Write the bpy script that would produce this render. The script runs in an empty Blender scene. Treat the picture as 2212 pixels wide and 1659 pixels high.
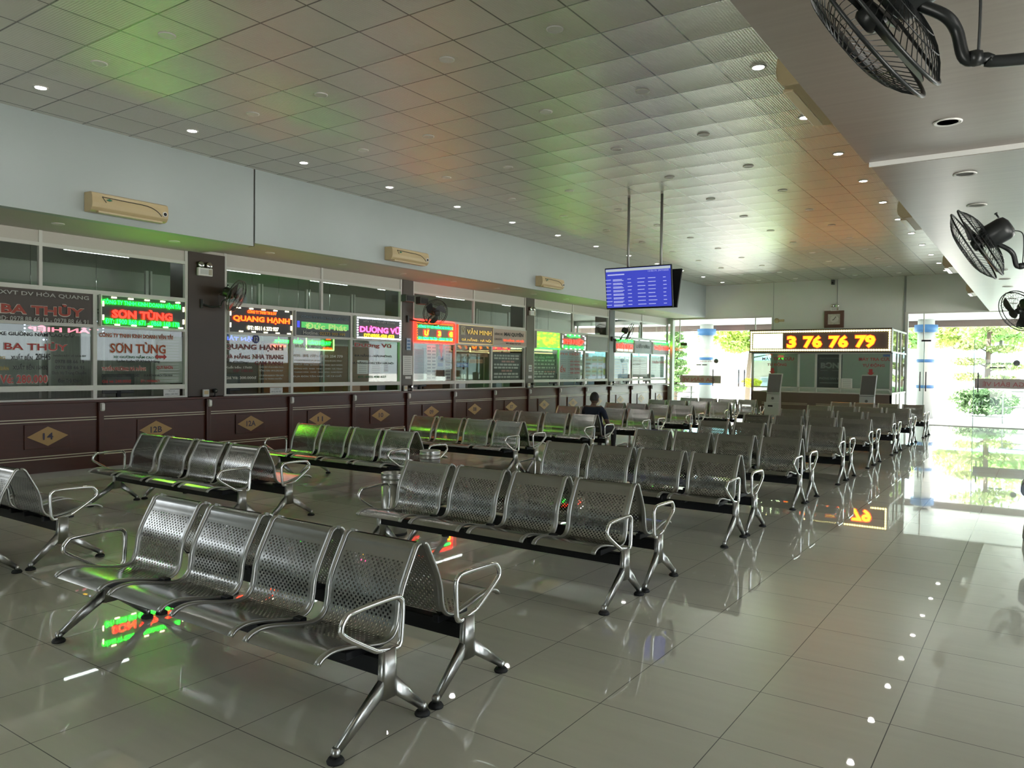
import bpy, bmesh, math, random
from mathutils import Vector, Matrix

# ------------------------------------------------------------------ camera, world, sun, exposure
SC = bpy.context.scene
COL = SC.collection
PI = math.pi
H_CAM = 1.644
YAW, PITCH, ROLL, FPX = math.radians(34.52658), math.radians(-1.28176), math.radians(0.68447), 1658.64

def make_camera():
    cy, sy, cp, sp = math.cos(YAW), math.sin(YAW), math.cos(PITCH), math.sin(PITCH)
    fwd = Vector((-sy * cp, cy * cp, sp)); right = Vector((cy, sy, 0)); up = right.cross(fwd)
    r = right * math.cos(ROLL) + up * math.sin(ROLL)
    u = -right * math.sin(ROLL) + up * math.cos(ROLL)
    cam = bpy.data.cameras.new('camera'); cam.sensor_width = 36.0; cam.lens = FPX / 2212 * 36.0
    cam.clip_start = 0.05; cam.clip_end = 500
    o = bpy.data.objects.new('camera', cam); COL.objects.link(o)
    m = Matrix((r, u, -fwd)).transposed().to_4x4(); m.translation = Vector((0, 0, H_CAM))
    o.matrix_world = m
    SC.camera = o
make_camera()

SKY_STRENGTH = 3.3
SUN_STRENGTH = 32.0
EXPOSURE = 0.7
w = bpy.data.worlds.new('sky'); SC.world = w; w.use_nodes = True
bg = w.node_tree.nodes['Background']
bg.inputs['Color'].default_value = (0.86, 0.94, 1.0, 1); bg.inputs['Strength'].default_value = SKY_STRENGTH
sun = bpy.data.lights.new('sun', 'SUN'); sun.energy = SUN_STRENGTH; sun.angle = 0.01; sun.color = (1, 0.97, 0.9)
so = bpy.data.objects.new('sun', sun); COL.objects.link(so)
so.rotation_euler = (math.radians(16), math.radians(-14), 0)
vs = SC.view_settings
vs.view_transform = 'Standard'; vs.look = 'None'; vs.gamma = 1; vs.use_curve_mapping = False; vs.exposure = EXPOSURE
cy = SC.cycles
cy.use_denoising = True
cy.max_bounces = 8; cy.diffuse_bounces = 4; cy.glossy_bounces = 4; cy.transmission_bounces = 4
cy.transparent_max_bounces = 16; cy.caustics_reflective = False; cy.caustics_refractive = False
cy.sample_clamp_indirect = 4.0
cy.use_light_tree = True

# ------------------------------------------------------------------ materials
MATS = {}
def nodes_of(m):
    return m.node_tree.nodes, m.node_tree.links
def mat(name, col, rough=0.5, metal=0.0, emit=None, estr=0.0, noise=0.0, nscale=8.0, alpha=None, spec=None, stretch=None):
    if name in MATS: return MATS[name]
    m = bpy.data.materials.new(name); m.use_nodes = True
    N, L = nodes_of(m); b = N['Principled BSDF']
    b.inputs['Base Color'].default_value = (*col, 1); b.inputs['Roughness'].default_value = rough
    b.inputs['Metallic'].default_value = metal
    if spec is not None: b.inputs['Specular IOR Level'].default_value = spec
    if emit is not None:
        b.inputs['Emission Color'].default_value = (*emit, 1); b.inputs['Emission Strength'].default_value = estr
    if noise:
        tc = N.new('ShaderNodeTexCoord'); mp = N.new('ShaderNodeMapping'); nt = N.new('ShaderNodeTexNoise')
        mx = N.new('ShaderNodeMix'); mx.data_type = 'RGBA'
        if stretch: mp.inputs['Scale'].default_value = stretch
        nt.inputs['Scale'].default_value = nscale; nt.inputs['Detail'].default_value = 4
        L.new(tc.outputs['Object'], mp.inputs['Vector']); L.new(mp.outputs['Vector'], nt.inputs['Vector'])
        L.new(nt.outputs['Fac'], mx.inputs[0])
        mx.inputs[6].default_value = (*[c * (1 - noise) for c in col], 1)
        mx.inputs[7].default_value = (*[min(1, c * (1 + noise)) for c in col], 1)
        L.new(mx.outputs[2], b.inputs['Base Color'])
    MATS[name] = m
    return m

def math_node(N, L, op, a, b=None, c=None):
    n = N.new('ShaderNodeMath'); n.operation = op
    for i, v in enumerate((a, b, c)):
        if v is None: continue
        if isinstance(v, (int, float)): n.inputs[i].default_value = v
        else: L.new(v, n.inputs[i])
    return n.outputs[0]

def grid_dist(N, L, coord, off, size):
    """distance in metres to the nearest grid line of one axis"""
    t = math_node(N, L, 'SUBTRACT', coord, off)
    t = math_node(N, L, 'DIVIDE', t, size)
    f = math_node(N, L, 'FRACT', t)
    d = math_node(N, L, 'ABSOLUTE', math_node(N, L, 'SUBTRACT', f, 0.5))
    d = math_node(N, L, 'SUBTRACT', 0.5, d)
    return math_node(N, L, 'MULTIPLY', d, size), f

def floor_material():
    m = bpy.data.materials.new('polished_floor_tile'); m.use_nodes = True
    N, L = nodes_of(m); b = N['Principled BSDF']
    tc = N.new('ShaderNodeTexCoord'); sp = N.new('ShaderNodeSeparateXYZ'); L.new(tc.outputs['Object'], sp.inputs[0])
    dx, _ = grid_dist(N, L, sp.outputs['X'], -1.742, 0.6); dy, _ = grid_dist(N, L, sp.outputs['Y'], 2.728, 0.6)
    g = math_node(N, L, 'LESS_THAN', math_node(N, L, 'MINIMUM', dx, dy), 0.0022)
    mp = N.new('ShaderNodeMapping'); mp.inputs['Scale'].default_value = (0.6, 5.0, 1)
    L.new(tc.outputs['Object'], mp.inputs[0])
    nt = N.new('ShaderNodeTexNoise'); nt.inputs['Scale'].default_value = 3.0; nt.inputs['Detail'].default_value = 6
    L.new(mp.outputs[0], nt.inputs['Vector'])
    c1 = N.new('ShaderNodeMix'); c1.data_type = 'RGBA'
    c1.inputs[6].default_value = (0.58, 0.575, 0.47, 1); c1.inputs[7].default_value = (0.68, 0.675, 0.555, 1)
    L.new(nt.outputs['Fac'], c1.inputs[0])
    c2 = N.new('ShaderNodeMix'); c2.data_type = 'RGBA'; L.new(g, c2.inputs[0]); L.new(c1.outputs[2], c2.inputs[6])
    c2.inputs[7].default_value = (0.12, 0.115, 0.105, 1)
    L.new(c2.outputs[2], b.inputs['Base Color'])
    r = math_node(N, L, 'MULTIPLY_ADD', g, 0.3, 0.34)
    L.new(r, b.inputs['Roughness'])
    b.inputs['Specular IOR Level'].default_value = 0.5
    b.inputs['Coat Weight'].default_value = 1.0; b.inputs['Coat Roughness'].default_value = 0.018; b.inputs['Coat IOR'].default_value = 1.5
    return m

def ceiling_material():
    """glossy embossed ceiling tiles in a 0.6 m grid, each tile sagging slightly"""
    m = bpy.data.materials.new('embossed_ceiling_tile'); m.use_nodes = True
    N, L = nodes_of(m); b = N['Principled BSDF']
    tc = N.new('ShaderNodeTexCoord'); sp = N.new('ShaderNodeSeparateXYZ'); L.new(tc.outputs['Object'], sp.inputs[0])
    dx, fx = grid_dist(N, L, sp.outputs['X'], -9.301, 0.6); dy, fy = grid_dist(N, L, sp.outputs['Y'], 3.7335, 0.598)
    g = math_node(N, L, 'LESS_THAN', math_node(N, L, 'MINIMUM', dx, dy), 0.008)
    c = N.new('ShaderNodeMix'); c.data_type = 'RGBA'; L.new(g, c.inputs[0])
    c.inputs[6].default_value = (0.60, 0.585, 0.52, 1); c.inputs[7].default_value = (0.16, 0.155, 0.14, 1)
    L.new(c.outputs[2], b.inputs['Base Color'])
    b.inputs['Roughness'].default_value = 0.26
    b.inputs['IOR'].default_value = 1.9
    # sag: parabola across each tile (metres); emboss: little diamonds
    u = math_node(N, L, 'SUBTRACT', fy, 0.5); v = math_node(N, L, 'SUBTRACT', fx, 0.5)
    sag = math_node(N, L, 'ADD', math_node(N, L, 'MULTIPLY', math_node(N, L, 'MULTIPLY', u, u), 0.030),
                    math_node(N, L, 'MULTIPLY', math_node(N, L, 'MULTIPLY', v, v), 0.006))
    k = 2 * PI / 0.05
    s1 = math_node(N, L, 'SINE', math_node(N, L, 'MULTIPLY', math_node(N, L, 'ADD', sp.outputs['X'], sp.outputs['Y']), k))
    s2 = math_node(N, L, 'SINE', math_node(N, L, 'MULTIPLY', math_node(N, L, 'SUBTRACT', sp.outputs['X'], sp.outputs['Y']), k))
    emb = math_node(N, L, 'MULTIPLY', math_node(N, L, 'MULTIPLY', s1, s2), 0.00085)
    h = math_node(N, L, 'ADD', sag, emb)
    bp = N.new('ShaderNodeBump'); bp.inputs['Strength'].default_value = 1; bp.inputs['Distance'].default_value = 1
    L.new(h, bp.inputs['Height']); L.new(bp.outputs['Normal'], b.inputs['Normal'])
    return m

def perforated_material():
    """stainless sheet; staggered round holes over the back and the bend, by the sheet's own UV in metres"""
    m = bpy.data.materials.new('perforated_steel'); m.use_nodes = True
    N, L = nodes_of(m); b = N['Principled BSDF']
    b.inputs['Base Color'].default_value = (0.36, 0.36, 0.35, 1); b.inputs['Metallic'].default_value = 1; b.inputs['Roughness'].default_value = 0.22
    uv = N.new('ShaderNodeUVMap'); sp = N.new('ShaderNodeSeparateXYZ'); L.new(uv.outputs[0], sp.inputs[0])
    U, V = sp.outputs['X'], sp.outputs['Y']; p = 0.029
    def d(off):
        a = math_node(N, L, 'SUBTRACT', math_node(N, L, 'FRACT', math_node(N, L, 'ADD', math_node(N, L, 'DIVIDE', U, p), off)), 0.5)
        c = math_node(N, L, 'SUBTRACT', math_node(N, L, 'FRACT', math_node(N, L, 'ADD', math_node(N, L, 'DIVIDE', V, p), off)), 0.5)
        return math_node(N, L, 'ADD', math_node(N, L, 'MULTIPLY', a, a), math_node(N, L, 'MULTIPLY', c, c))
    dm = math_node(N, L, 'MINIMUM', d(100.0), d(100.5))
    hole = math_node(N, L, 'LESS_THAN', dm, 0.205 ** 2)
    inu = math_node(N, L, 'LESS_THAN', math_node(N, L, 'ABSOLUTE', U), 0.195)
    inv = math_node(N, L, 'MULTIPLY', math_node(N, L, 'GREATER_THAN', V, 0.265), math_node(N, L, 'LESS_THAN', V, 0.80))
    mask = math_node(N, L, 'MULTIPLY', math_node(N, L, 'MULTIPLY', hole, inu), inv)
    tr = N.new('ShaderNodeBsdfTransparent'); mx = N.new('ShaderNodeMixShader')
    L.new(mask, mx.inputs[0]); L.new(b.outputs[0], mx.inputs[1]); L.new(tr.outputs[0], mx.inputs[2])
    L.new(mx.outputs[0], N['Material Output'].inputs['Surface'])
    # faint waviness of the thin sheet
    tc = N.new('ShaderNodeTexCoord'); nt = N.new('ShaderNodeTexNoise'); nt.inputs['Scale'].default_value = 5
    L.new(tc.outputs['Object'], nt.inputs['Vector'])
    bp = N.new('ShaderNodeBump'); bp.inputs['Strength'].default_value = 0.10; bp.inputs['Distance'].default_value = 0.02
    L.new(nt.outputs['Fac'], bp.inputs['Height']); L.new(bp.outputs['Normal'], b.inputs['Normal'])
    return m

def glass_material(name='clear_glass', tint=(0.93, 0.97, 0.95), refl=1.0):
    """thin architectural pane: see-through with a fresnel mirror"""
    if name in MATS: return MATS[name]
    m = bpy.data.materials.new(name); m.use_nodes = True
    N, L = nodes_of(m); N.remove(N['Principled BSDF'])
    tr = N.new('ShaderNodeBsdfTransparent'); tr.inputs[0].default_value = (*tint, 1)
    gl = N.new('ShaderNodeBsdfGlossy'); gl.inputs['Roughness'].default_value = 0.02
    fr = N.new('ShaderNodeFresnel'); fr.inputs[0].default_value = 1.5
    ge = N.new('ShaderNodeNewGeometry'); L.new(math_node(N, L, 'MULTIPLY_ADD', ge.outputs['Backfacing'], 1 / 1.5 - 1.5, 1.5), fr.inputs[0])   # same fresnel from both faces of the pane
    f2 = math_node(N, L, 'MULTIPLY', fr.outputs[0], refl)
    mx = N.new('ShaderNodeMixShader'); L.new(f2, mx.inputs[0]); L.new(tr.outputs[0], mx.inputs[1]); L.new(gl.outputs[0], mx.inputs[2])
    L.new(mx.outputs[0], N['Material Output'].inputs['Surface'])
    MATS[name] = m
    return m

def leaf_material(name, col, trans=0.45):
    if name in MATS: return MATS[name]
    m = bpy.data.materials.new(name); m.use_nodes = True
    N, L = nodes_of(m); N.remove(N['Principled BSDF'])
    df = N.new('ShaderNodeBsdfDiffuse'); tl = N.new('ShaderNodeBsdfTranslucent'); mx = N.new('ShaderNodeMixShader')
    tc = N.new('ShaderNodeTexCoord'); nt = N.new('ShaderNodeTexNoise'); nt.inputs['Scale'].default_value = 2.5
    cm = N.new('ShaderNodeMix'); cm.data_type = 'RGBA'
    cm.inputs[6].default_value = (col[0] * .5, col[1] * .6, col[2] * .5, 1); cm.inputs[7].default_value = (*[min(1, c * 1.5) for c in col], 1)
    L.new(tc.outputs['Object'], nt.inputs['Vector']); L.new(nt.outputs['Fac'], cm.inputs[0])
    L.new(cm.outputs[2], df.inputs[0]); L.new(cm.outputs[2], tl.inputs[0])
    mx.inputs[0].default_value = trans; L.new(df.outputs[0], mx.inputs[1]); L.new(tl.outputs[0], mx.inputs[2])
    L.new(mx.outputs[0], N['Material Output'].inputs['Surface'])
    MATS[name] = m
    return m

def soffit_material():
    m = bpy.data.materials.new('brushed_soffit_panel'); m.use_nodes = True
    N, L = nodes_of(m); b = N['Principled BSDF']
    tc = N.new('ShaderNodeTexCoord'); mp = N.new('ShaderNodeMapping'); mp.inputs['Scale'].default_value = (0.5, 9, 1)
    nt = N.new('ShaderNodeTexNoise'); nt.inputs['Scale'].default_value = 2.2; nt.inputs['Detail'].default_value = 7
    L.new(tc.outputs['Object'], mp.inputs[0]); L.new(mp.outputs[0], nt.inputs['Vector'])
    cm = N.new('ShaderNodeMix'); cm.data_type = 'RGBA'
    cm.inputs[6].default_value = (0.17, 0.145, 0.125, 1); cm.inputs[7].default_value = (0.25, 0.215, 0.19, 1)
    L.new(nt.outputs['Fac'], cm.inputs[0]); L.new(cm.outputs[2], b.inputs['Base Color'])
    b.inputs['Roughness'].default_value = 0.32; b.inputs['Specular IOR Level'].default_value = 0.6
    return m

M_FLOOR = floor_material(); M_CEIL = ceiling_material(); M_PERF = perforated_material(); M_SOFFIT = soffit_material()
M_GLASS = glass_material(); M_DOORGLASS = glass_material('door_glass', (0.90, 0.96, 0.95), 0.8)
M_WALL = mat('pale_blue_paint', (0.42, 0.475, 0.48), 0.6, noise=0.03, nscale=2)
M_WALLFAR = mat('grey_green_paint', (0.66, 0.69, 0.64), 0.6, noise=0.03, nscale=2)
M_CREAM = mat('cream_soffit_paint', (0.52, 0.50, 0.45), 0.6, noise=0.03, nscale=2)
M_STEEL = mat('satin_steel', (0.42, 0.42, 0.40), 0.3, 1.0)
M_CHROME = mat('chrome', (0.72, 0.72, 0.70), 0.10, 1.0)
M_BLACK = mat('black_powder_coat', (0.008, 0.009, 0.011), 0.5, spec=.3)
M_RUBBER = mat('black_rubber', (0.012, 0.012, 0.012), 0.7)
M_FAN = mat('black_fan_enamel', (0.018, 0.021, 0.022), 0.35)
M_BROWN = mat('brown_laminate', (0.060, 0.014, 0.006), 0.30, noise=0.22, nscale=3, stretch=(1, 1, 9))
M_COLUMN = mat('brown_column_cladding', (0.040, 0.026, 0.016), 0.4, noise=0.1, nscale=3)
M_ALU = mat('white_aluminium_frame', (0.62, 0.62, 0.58), 0.4)
M_GOLD = mat('gold_laminate', (0.40, 0.24, 0.09), 0.4)
M_PINSTRIPE = mat('cream_pinstripe', (0.62, 0.56, 0.43), 0.4)
M_NUM = mat('dark_numeral', (0.03, 0.02, 0.05), 0.4)
M_WHITE = mat('white_plastic', (0.78, 0.78, 0.76), 0.4)
M_PAPER = mat('white_paper', (0.75, 0.76, 0.75), 0.8)
M_GREYINK = mat('grey_print', (0.22, 0.23, 0.25), 0.8)
M_BEIGE = mat('yellowed_plastic', (0.50, 0.40, 0.23), 0.42)
M_DARKSLOT = mat('dark_slot', (0.03, 0.028, 0.022), 0.6)
M_LAMP = mat('lit_lamp', (1, 1, 1), 0.4, emit=(1, 0.96, 0.9), estr=22)
M_LENS = mat('unlit_lens', (0.30, 0.30, 0.28), 0.3)
M_RING = mat('lamp_ring', (0.70, 0.69, 0.66), 0.35)

# ------------------------------------------------------------------ mesh helpers
class MB:
    """collects geometry; build() links it as ONE mesh object"""
    def __init__(s):
        s.v = []; s.f = []; s.sm = []; s.mi = []; s.uv = {}; s.cur = 0
    def face(s, idx, smooth=False):
        s.f.append(tuple(idx)); s.sm.append(smooth); s.mi.append(s.cur)
    def quad(s, a, b, c, d, smooth=False):
        n = len(s.v); s.v += [tuple(a), tuple(b), tuple(c), tuple(d)]; s.face((n, n + 1, n + 2, n + 3), smooth); return s
    def box(s, x0, x1, y0, y1, z0, z1):
        n = len(s.v)
        s.v += [(x, y, z) for x in (x0, x1) for y in (y0, y1) for z in (z0, z1)]
        for q in ((0, 1, 3, 2), (4, 6, 7, 5), (0, 4, 5, 1), (2, 3, 7, 6), (0, 2, 6, 4), (1, 5, 7, 3)):
            s.face([n + i for i in q])
        return s
    def obox(s, c, u, v, w):
        c, u, v, w = map(Vector, (c, u, v, w)); n = len(s.v)
        for a in (-1, 1):
            for b in (-1, 1):
                for d in (-1, 1): s.v.append(tuple(c + a * u + b * v + d * w))
        for q in ((0, 1, 3, 2), (4, 6, 7, 5), (0, 4, 5, 1), (2, 3, 7, 6), (0, 2, 6, 4), (1, 5, 7, 3)):
            s.face([n + i for i in q])
        return s
    def tube(s, pts, r, n=8, closed=False, caps=True, up=None):
        pts = [Vector(p) for p in pts]; m = len(pts); rs = r if isinstance(r, (list, tuple)) else [r] * m
        base = len(s.v); prev = None
        for i, p in enumerate(pts):
            if closed: t = pts[(i + 1) % m] - pts[i - 1]
            else: t = pts[min(i + 1, m - 1)] - pts[max(i - 1, 0)]
            t.normalize()
            if prev is None:
                a = Vector(up) if up else (Vector((0, 0, 1)) if abs(t.z) < 0.9 else Vector((1, 0, 0)))
            else: a = prev
            a = (a - t * a.dot(t)).normalized(); prev = a; b = t.cross(a)
            for k in range(n):
                an = 2 * PI * k / n + PI / n
                s.v.append(tuple(p + (a * math.cos(an) + b * math.sin(an)) * rs[i]))
        for i in range(m if closed else m - 1):
            j = (i + 1) % m
            for k in range(n):
                l = (k + 1) % n
                s.face((base + i * n + k, base + i * n + l, base + j * n + l, base + j * n + k), n > 4)
        if caps and not closed:
            s.face([base + k for k in range(n)][::-1]); s.face([base + (m - 1) * n + k for k in range(n)])
        return s
    def lathe(s, prof, c=(0, 0, 0), axis=(0, 0, 1), n=24, smooth=True):
        """prof: list of (radius, height along axis)"""
        a = Vector(axis).normalized(); t = Vector((1, 0, 0)) if abs(a.x) < 0.9 else Vector((0, 1, 0))
        u = a.cross(t).normalized(); v = a.cross(u); c = Vector(c); base = len(s.v)
        for r, h in prof:
            for k in range(n):
                an = 2 * PI * k / n
                s.v.append(tuple(c + a * h + (u * math.cos(an) + v * math.sin(an)) * max(r, 1e-4)))
        for i in range(len(prof) - 1):
            for k in range(n):
                l = (k + 1) % n
                s.face((base + i * n + k, base + i * n + l, base + (i + 1) * n + l, base + (i + 1) * n + k), smooth)
        s.face([base + k for k in range(n)][::-1]); s.face([base + (len(prof) - 1) * n + k for k in range(n)])
        return s
    def prism(s, poly, o, u, v, w):
        """2-D outline extruded along w"""
        o, u, v, w = map(Vector, (o, u, v, w)); n = len(s.v); m = len(poly)
        for k in (0, 1):
            for a, b in poly: s.v.append(tuple(o + u * a + v * b + w * k))
        s.face([n + i for i in range(m)][::-1]); s.face([n + m + i for i in range(m)])
        for i in range(m):
            j = (i + 1) % m; s.face((n + i, n + j, n + m + j, n + m + i))
        return s
    def sphere(s, c, r, n=12, m=8, sc=(1, 1, 1)):
        c = Vector(c); base = len(s.v)
        for i in range(m + 1):
            th = PI * i / m
            for k in range(n):
                ph = 2 * PI * k / n
                s.v.append((c.x + r * sc[0] * math.sin(th) * math.cos(ph), c.y + r * sc[1] * math.sin(th) * math.sin(ph), c.z + r * sc[2] * math.cos(th)))
        for i in range(m):
            for k in range(n):
                l = (k + 1) % n
                s.face((base + i * n + k, base + (i + 1) * n + k, base + (i + 1) * n + l, base + i * n + l), True)
        return s
    def text(s, txt, o, u, v, w, h, off=0.0, stand=0.0, depth=0.0):
        """lettering fitted in a w x h rectangle centred at o; u = reading direction, v = up"""
        vs_, fs_ = glyphs(txt, off); o, u, v = Vector(o), Vector(u), Vector(v); nrm = u.cross(v)
        n = len(s.v); m = len(vs_)
        for x, y in vs_: s.v.append(tuple(o + u * (x * w) + v * (y * h) + nrm * stand))
        for f in fs_: s.face([n + i for i in f])
        if depth:
            pass
        return s
    def build(s, name, m, parent=None, world=True, bevel=0.0, seg=2):
        me = bpy.data.meshes.new(name)
        org = ORG.get(parent.name, Vector()) if (parent and world) else Vector()
        me.from_pydata([tuple(Vector(p) - org) for p in s.v], [], s.f)
        ms = m if isinstance(m, (list, tuple)) else [m]
        for k in ms: me.materials.append(k)
        me.polygons.foreach_set('use_smooth', s.sm); me.polygons.foreach_set('material_index', s.mi)
        if bevel or not s.uv:
            bm = bmesh.new(); bm.from_mesh(me)
            if bevel:
                bmesh.ops.remove_doubles(bm, verts=bm.verts, dist=1e-5)
                bmesh.ops.recalc_face_normals(bm, faces=bm.faces)
                bmesh.ops.bevel(bm, geom=list(bm.edges), offset=bevel, segments=seg, affect='EDGES', profile=0.5)
                for f in bm.faces: f.smooth = False
            else:
                bmesh.ops.recalc_face_normals(bm, faces=bm.faces)
            bm.to_mesh(me); bm.free()
        if s.uv:
            uvl = me.uv_layers.new(name='UVMap')
            for poly in me.polygons:
                for li in poly.loop_indices:
                    uvl.data[li].uv = s.uv.get(me.loops[li].vertex_index, (9, 9))
        me.update()
        o = bpy.data.objects.new(name, me); COL.objects.link(o)
        if parent: o.parent = parent
        ORG[o.name] = org
        return o

ORG = {}
GLYPH = {}
def glyphs(txt, off=0.0):
    key = (txt, off)
    if key in GLYPH: return GLYPH[key]
    cu = bpy.data.curves.new('tmp', 'FONT'); cu.body = txt; cu.resolution_u = 2; cu.offset = off; cu.fill_mode = 'FRONT' if hasattr(cu, 'fill_mode') else cu.fill_mode
    o = bpy.data.objects.new('tmp', cu); COL.objects.link(o)
    dg = bpy.context.evaluated_depsgraph_get(); ev = o.evaluated_get(dg); me = ev.to_mesh()
    vs_ = [(v.co.x, v.co.y) for v in me.vertices]; fs_ = [tuple(p.vertices) for p in me.polygons]
    ev.to_mesh_clear(); bpy.data.objects.remove(o); bpy.data.curves.remove(cu)
    x0, x1 = min(v[0] for v in vs_), max(v[0] for v in vs_); y0, y1 = min(v[1] for v in vs_), max(v[1] for v in vs_)
    vs_ = [((x - (x0 + x1) / 2) / max(1e-6, x1 - x0), (y - (y0 + y1) / 2) / max(1e-6, y1 - y0)) for x, y in vs_]
    GLYPH[key] = (vs_, fs_)
    return GLYPH[key]

def thing(name, label, cat, loc=(0, 0, 0), rotz=0.0, group=None):
    o = bpy.data.objects.new(name, None); COL.objects.link(o); o.empty_display_size = 0.1
    o.location = loc; o.rotation_euler = (0, 0, rotz)
    tag(o, label, cat, group); ORG[o.name] = Vector(loc)
    return o
def tag(o, label, cat, group=None, kind=None):
    o['label'] = label; o['category'] = cat
    if group: o['group'] = group
    if kind: o['kind'] = kind
    return o
def struct(name, mb, m, parent=None, bevel=0.0):
    o = mb.build(name, m, parent, bevel=bevel)
    if parent is None: o['kind'] = 'structure'
    return o
def dup(root, loc, rotz, label):
    """a copy of a thing with copies of its parts and sub-parts"""
    r = root.copy(); COL.objects.link(r); r.location = loc; r.rotation_euler = (0, 0, rotz); r['label'] = label
    for ch in list(root.children):
        c = ch.copy(); COL.objects.link(c); c.parent = r
        for g in list(ch.children):
            d = g.copy(); COL.objects.link(d); d.parent = c
    return r
ORD = ['first', 'second', 'third', 'fourth', 'fifth', 'sixth', 'seventh', 'eighth', 'ninth', 'tenth', 'eleventh', 'twelfth', 'thirteenth', 'fourteenth']
UY, UZ, UX = Vector((0, 1, 0)), Vector((0, 0, 1)), Vector((1, 0, 0))

def catmull(P, n=6, closed=False):
    P = [Vector(p) for p in P]; out = []; m = len(P)
    for i in range(m if closed else m - 1):
        if closed: p0, p1, p2, p3 = P[i - 1], P[i], P[(i + 1) % m], P[(i + 2) % m]
        else: p0, p1, p2, p3 = P[max(i - 1, 0)], P[i], P[i + 1], P[min(i + 2, m - 1)]
        for k in range(n):
            t = k / n
            out.append(0.5 * ((2 * p1) + (p2 - p0) * t + (2 * p0 - 5 * p1 + 4 * p2 - p3) * t * t + (3 * p1 - p0 - 3 * p2 + p3) * t ** 3))
    if not closed: out.append(P[-1])
    return out

# ------------------------------------------------------------------ the setting
XG = -11.40          # front of the ticket-office glazing
YF = 26.8            # far wall
struct('floor', MB().box(-15.4, 4.0, -6, YF + .1, -0.1, 0), M_FLOOR)
struct('ground', MB().box(-90, 90, -40, 130, -0.2, -0.12), mat('bright_concrete', (0.62, 0.61, 0.58), 0.8, noise=.05, nscale=.5))
struct('ceiling', MB().box(-10.05, -1.2, -6, YF, 4.63, 4.70), M_CEIL)
struct('wall_left', MB().box(-10.15, -10.0, -6, 7.485, 3.45, 4.63).box(-10.15, -10.0, 7.515, YF, 3.5, 4.63), M_WALL)
struct('trim_1', MB().box(-10.14, -10.015, 7.485, 7.515, 3.45, 4.63), M_DARKSLOT)
struct('trim_2', MB().box(-11.9, -10.15, -6, 7.5, 3.45, 3.56).box(-11.9, -10.15, 7.5, YF, 3.5, 3.6), M_CREAM)
struct('trim_3', MB().box(-11.48, -11.42, 2.5, YF, 3.285, 3.5), M_CREAM)
# right-hand bulkhead and low soffit (two lengths with a step between them)
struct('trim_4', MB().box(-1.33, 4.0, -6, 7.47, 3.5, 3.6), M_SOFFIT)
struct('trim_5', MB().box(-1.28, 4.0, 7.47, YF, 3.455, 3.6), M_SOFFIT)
struct('trim_6', MB().box(-1.325, -1.2, -6, YF, 3.6, 4.66), M_WALL)
struct('trim_7', MB().box(-1.3, 4.0, 7.455, 7.47, 3.458, 3.50), M_WHITE)
# unseen right and rear walls; openings placed and sized to tune the daylight
wr = MB()
for a, b in ((-6, 1.6), (6.4, 7.4), (12.2, 13.2), (18.0, 19.0), (24.0, YF)): wr.box(4.0, 4.3, a, b, 0, 3.0)
for a, b in ((7.4, 12.2), (13.2, 18.0), (19.0, 24.0)): wr.box(4.0, 4.3, a, b, 0, 1.7)
wr.box(4.0, 4.3, -6, YF, 3.0, 4.7)
struct('wall_right', wr, M_WALL)
struct('wall_rear', MB().box(-15.4, -4.2, -6.3, -6, 0, 4.7).box(-4.2, -1.5, -6.3, -6, 2.5, 4.7).box(-1.5, 4.3, -6.3, -6, 0, 4.7), M_WALL)
struct('wall_far', MB().box(-11.25, 4.0, YF, YF + .15, 3.5, 4.7).box(-7.65, -3.50, YF, YF + .15, 0, 3.5)
       .box(-15.4, -11.25, YF, YF + .15, 0, 1.0).box(-15.4, -11.25, YF, YF + .15, 3.3, 4.7), M_WALLFAR)
struct('trim_8', MB().box(-7.60, -7.585, YF - .01, YF, 2.9, 4.63).box(-5.545, -5.525, YF - .015, YF, 3.75, 4.63).box(-3.57, -3.51, YF - .03, YF, 2.9, 4.63), mat('wall_joint', (.30, .33, .32), .6))
struct('trim_9', MB().box(-11.3, -11.2, YF - .1, YF + .1, 0, 3.5).box(-11.2, -7.65, YF - .02, YF + .1, 3.44, 3.5).box(-3.52, -3.44, YF - .04, YF + .1, 0, 3.5).box(-3.44, 4, YF - .02, YF + .1, 3.44, 3.5), M_ALU)
struct('wall_booth_back', MB().box(-15.55, -15.4, -6, YF, 0, 3.6), mat('office_paint', (.46, .47, .43), .6))
struct('wall_booth_end', MB().box(-15.4, -11.5, 2.4, 2.5, 0, 3.6), mat('office_paint', (.5, .5, .46), .6))
struct('ceiling_booth', MB().box(-15.4, -11.9, 2.5, YF, 3.5, 3.55), mat('office_ceiling_tile', (.62, .62, .58), .6))
struct('roof', MB().box(-15.6, 4.3, -6.3, YF + .15, 4.71, 4.85), M_CREAM)
# brown clad columns between the glazed sections
COLUMNS = [(7.28, 7.95), (12.34, 12.68), (17.19, 17.58), (22.0, 22.37)]
for i, (a, b) in enumerate(COLUMNS):
    struct('trim_%d' % (10 + i), MB().box(-11.9, XG + .02, a, b, 1.1, 3.5 if i else 3.45), M_COLUMN)
# right-hand columns that carry the wall fans (just outside the frame)
FANCOL = [3.6, 8.55, 15.9]
for i, y in enumerate(FANCOL):
    struct('trim_%d' % (15 + i), MB().box(0.85, 1.35, y - .25, y + .25, 0, 3.5), M_COLUMN)

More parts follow.
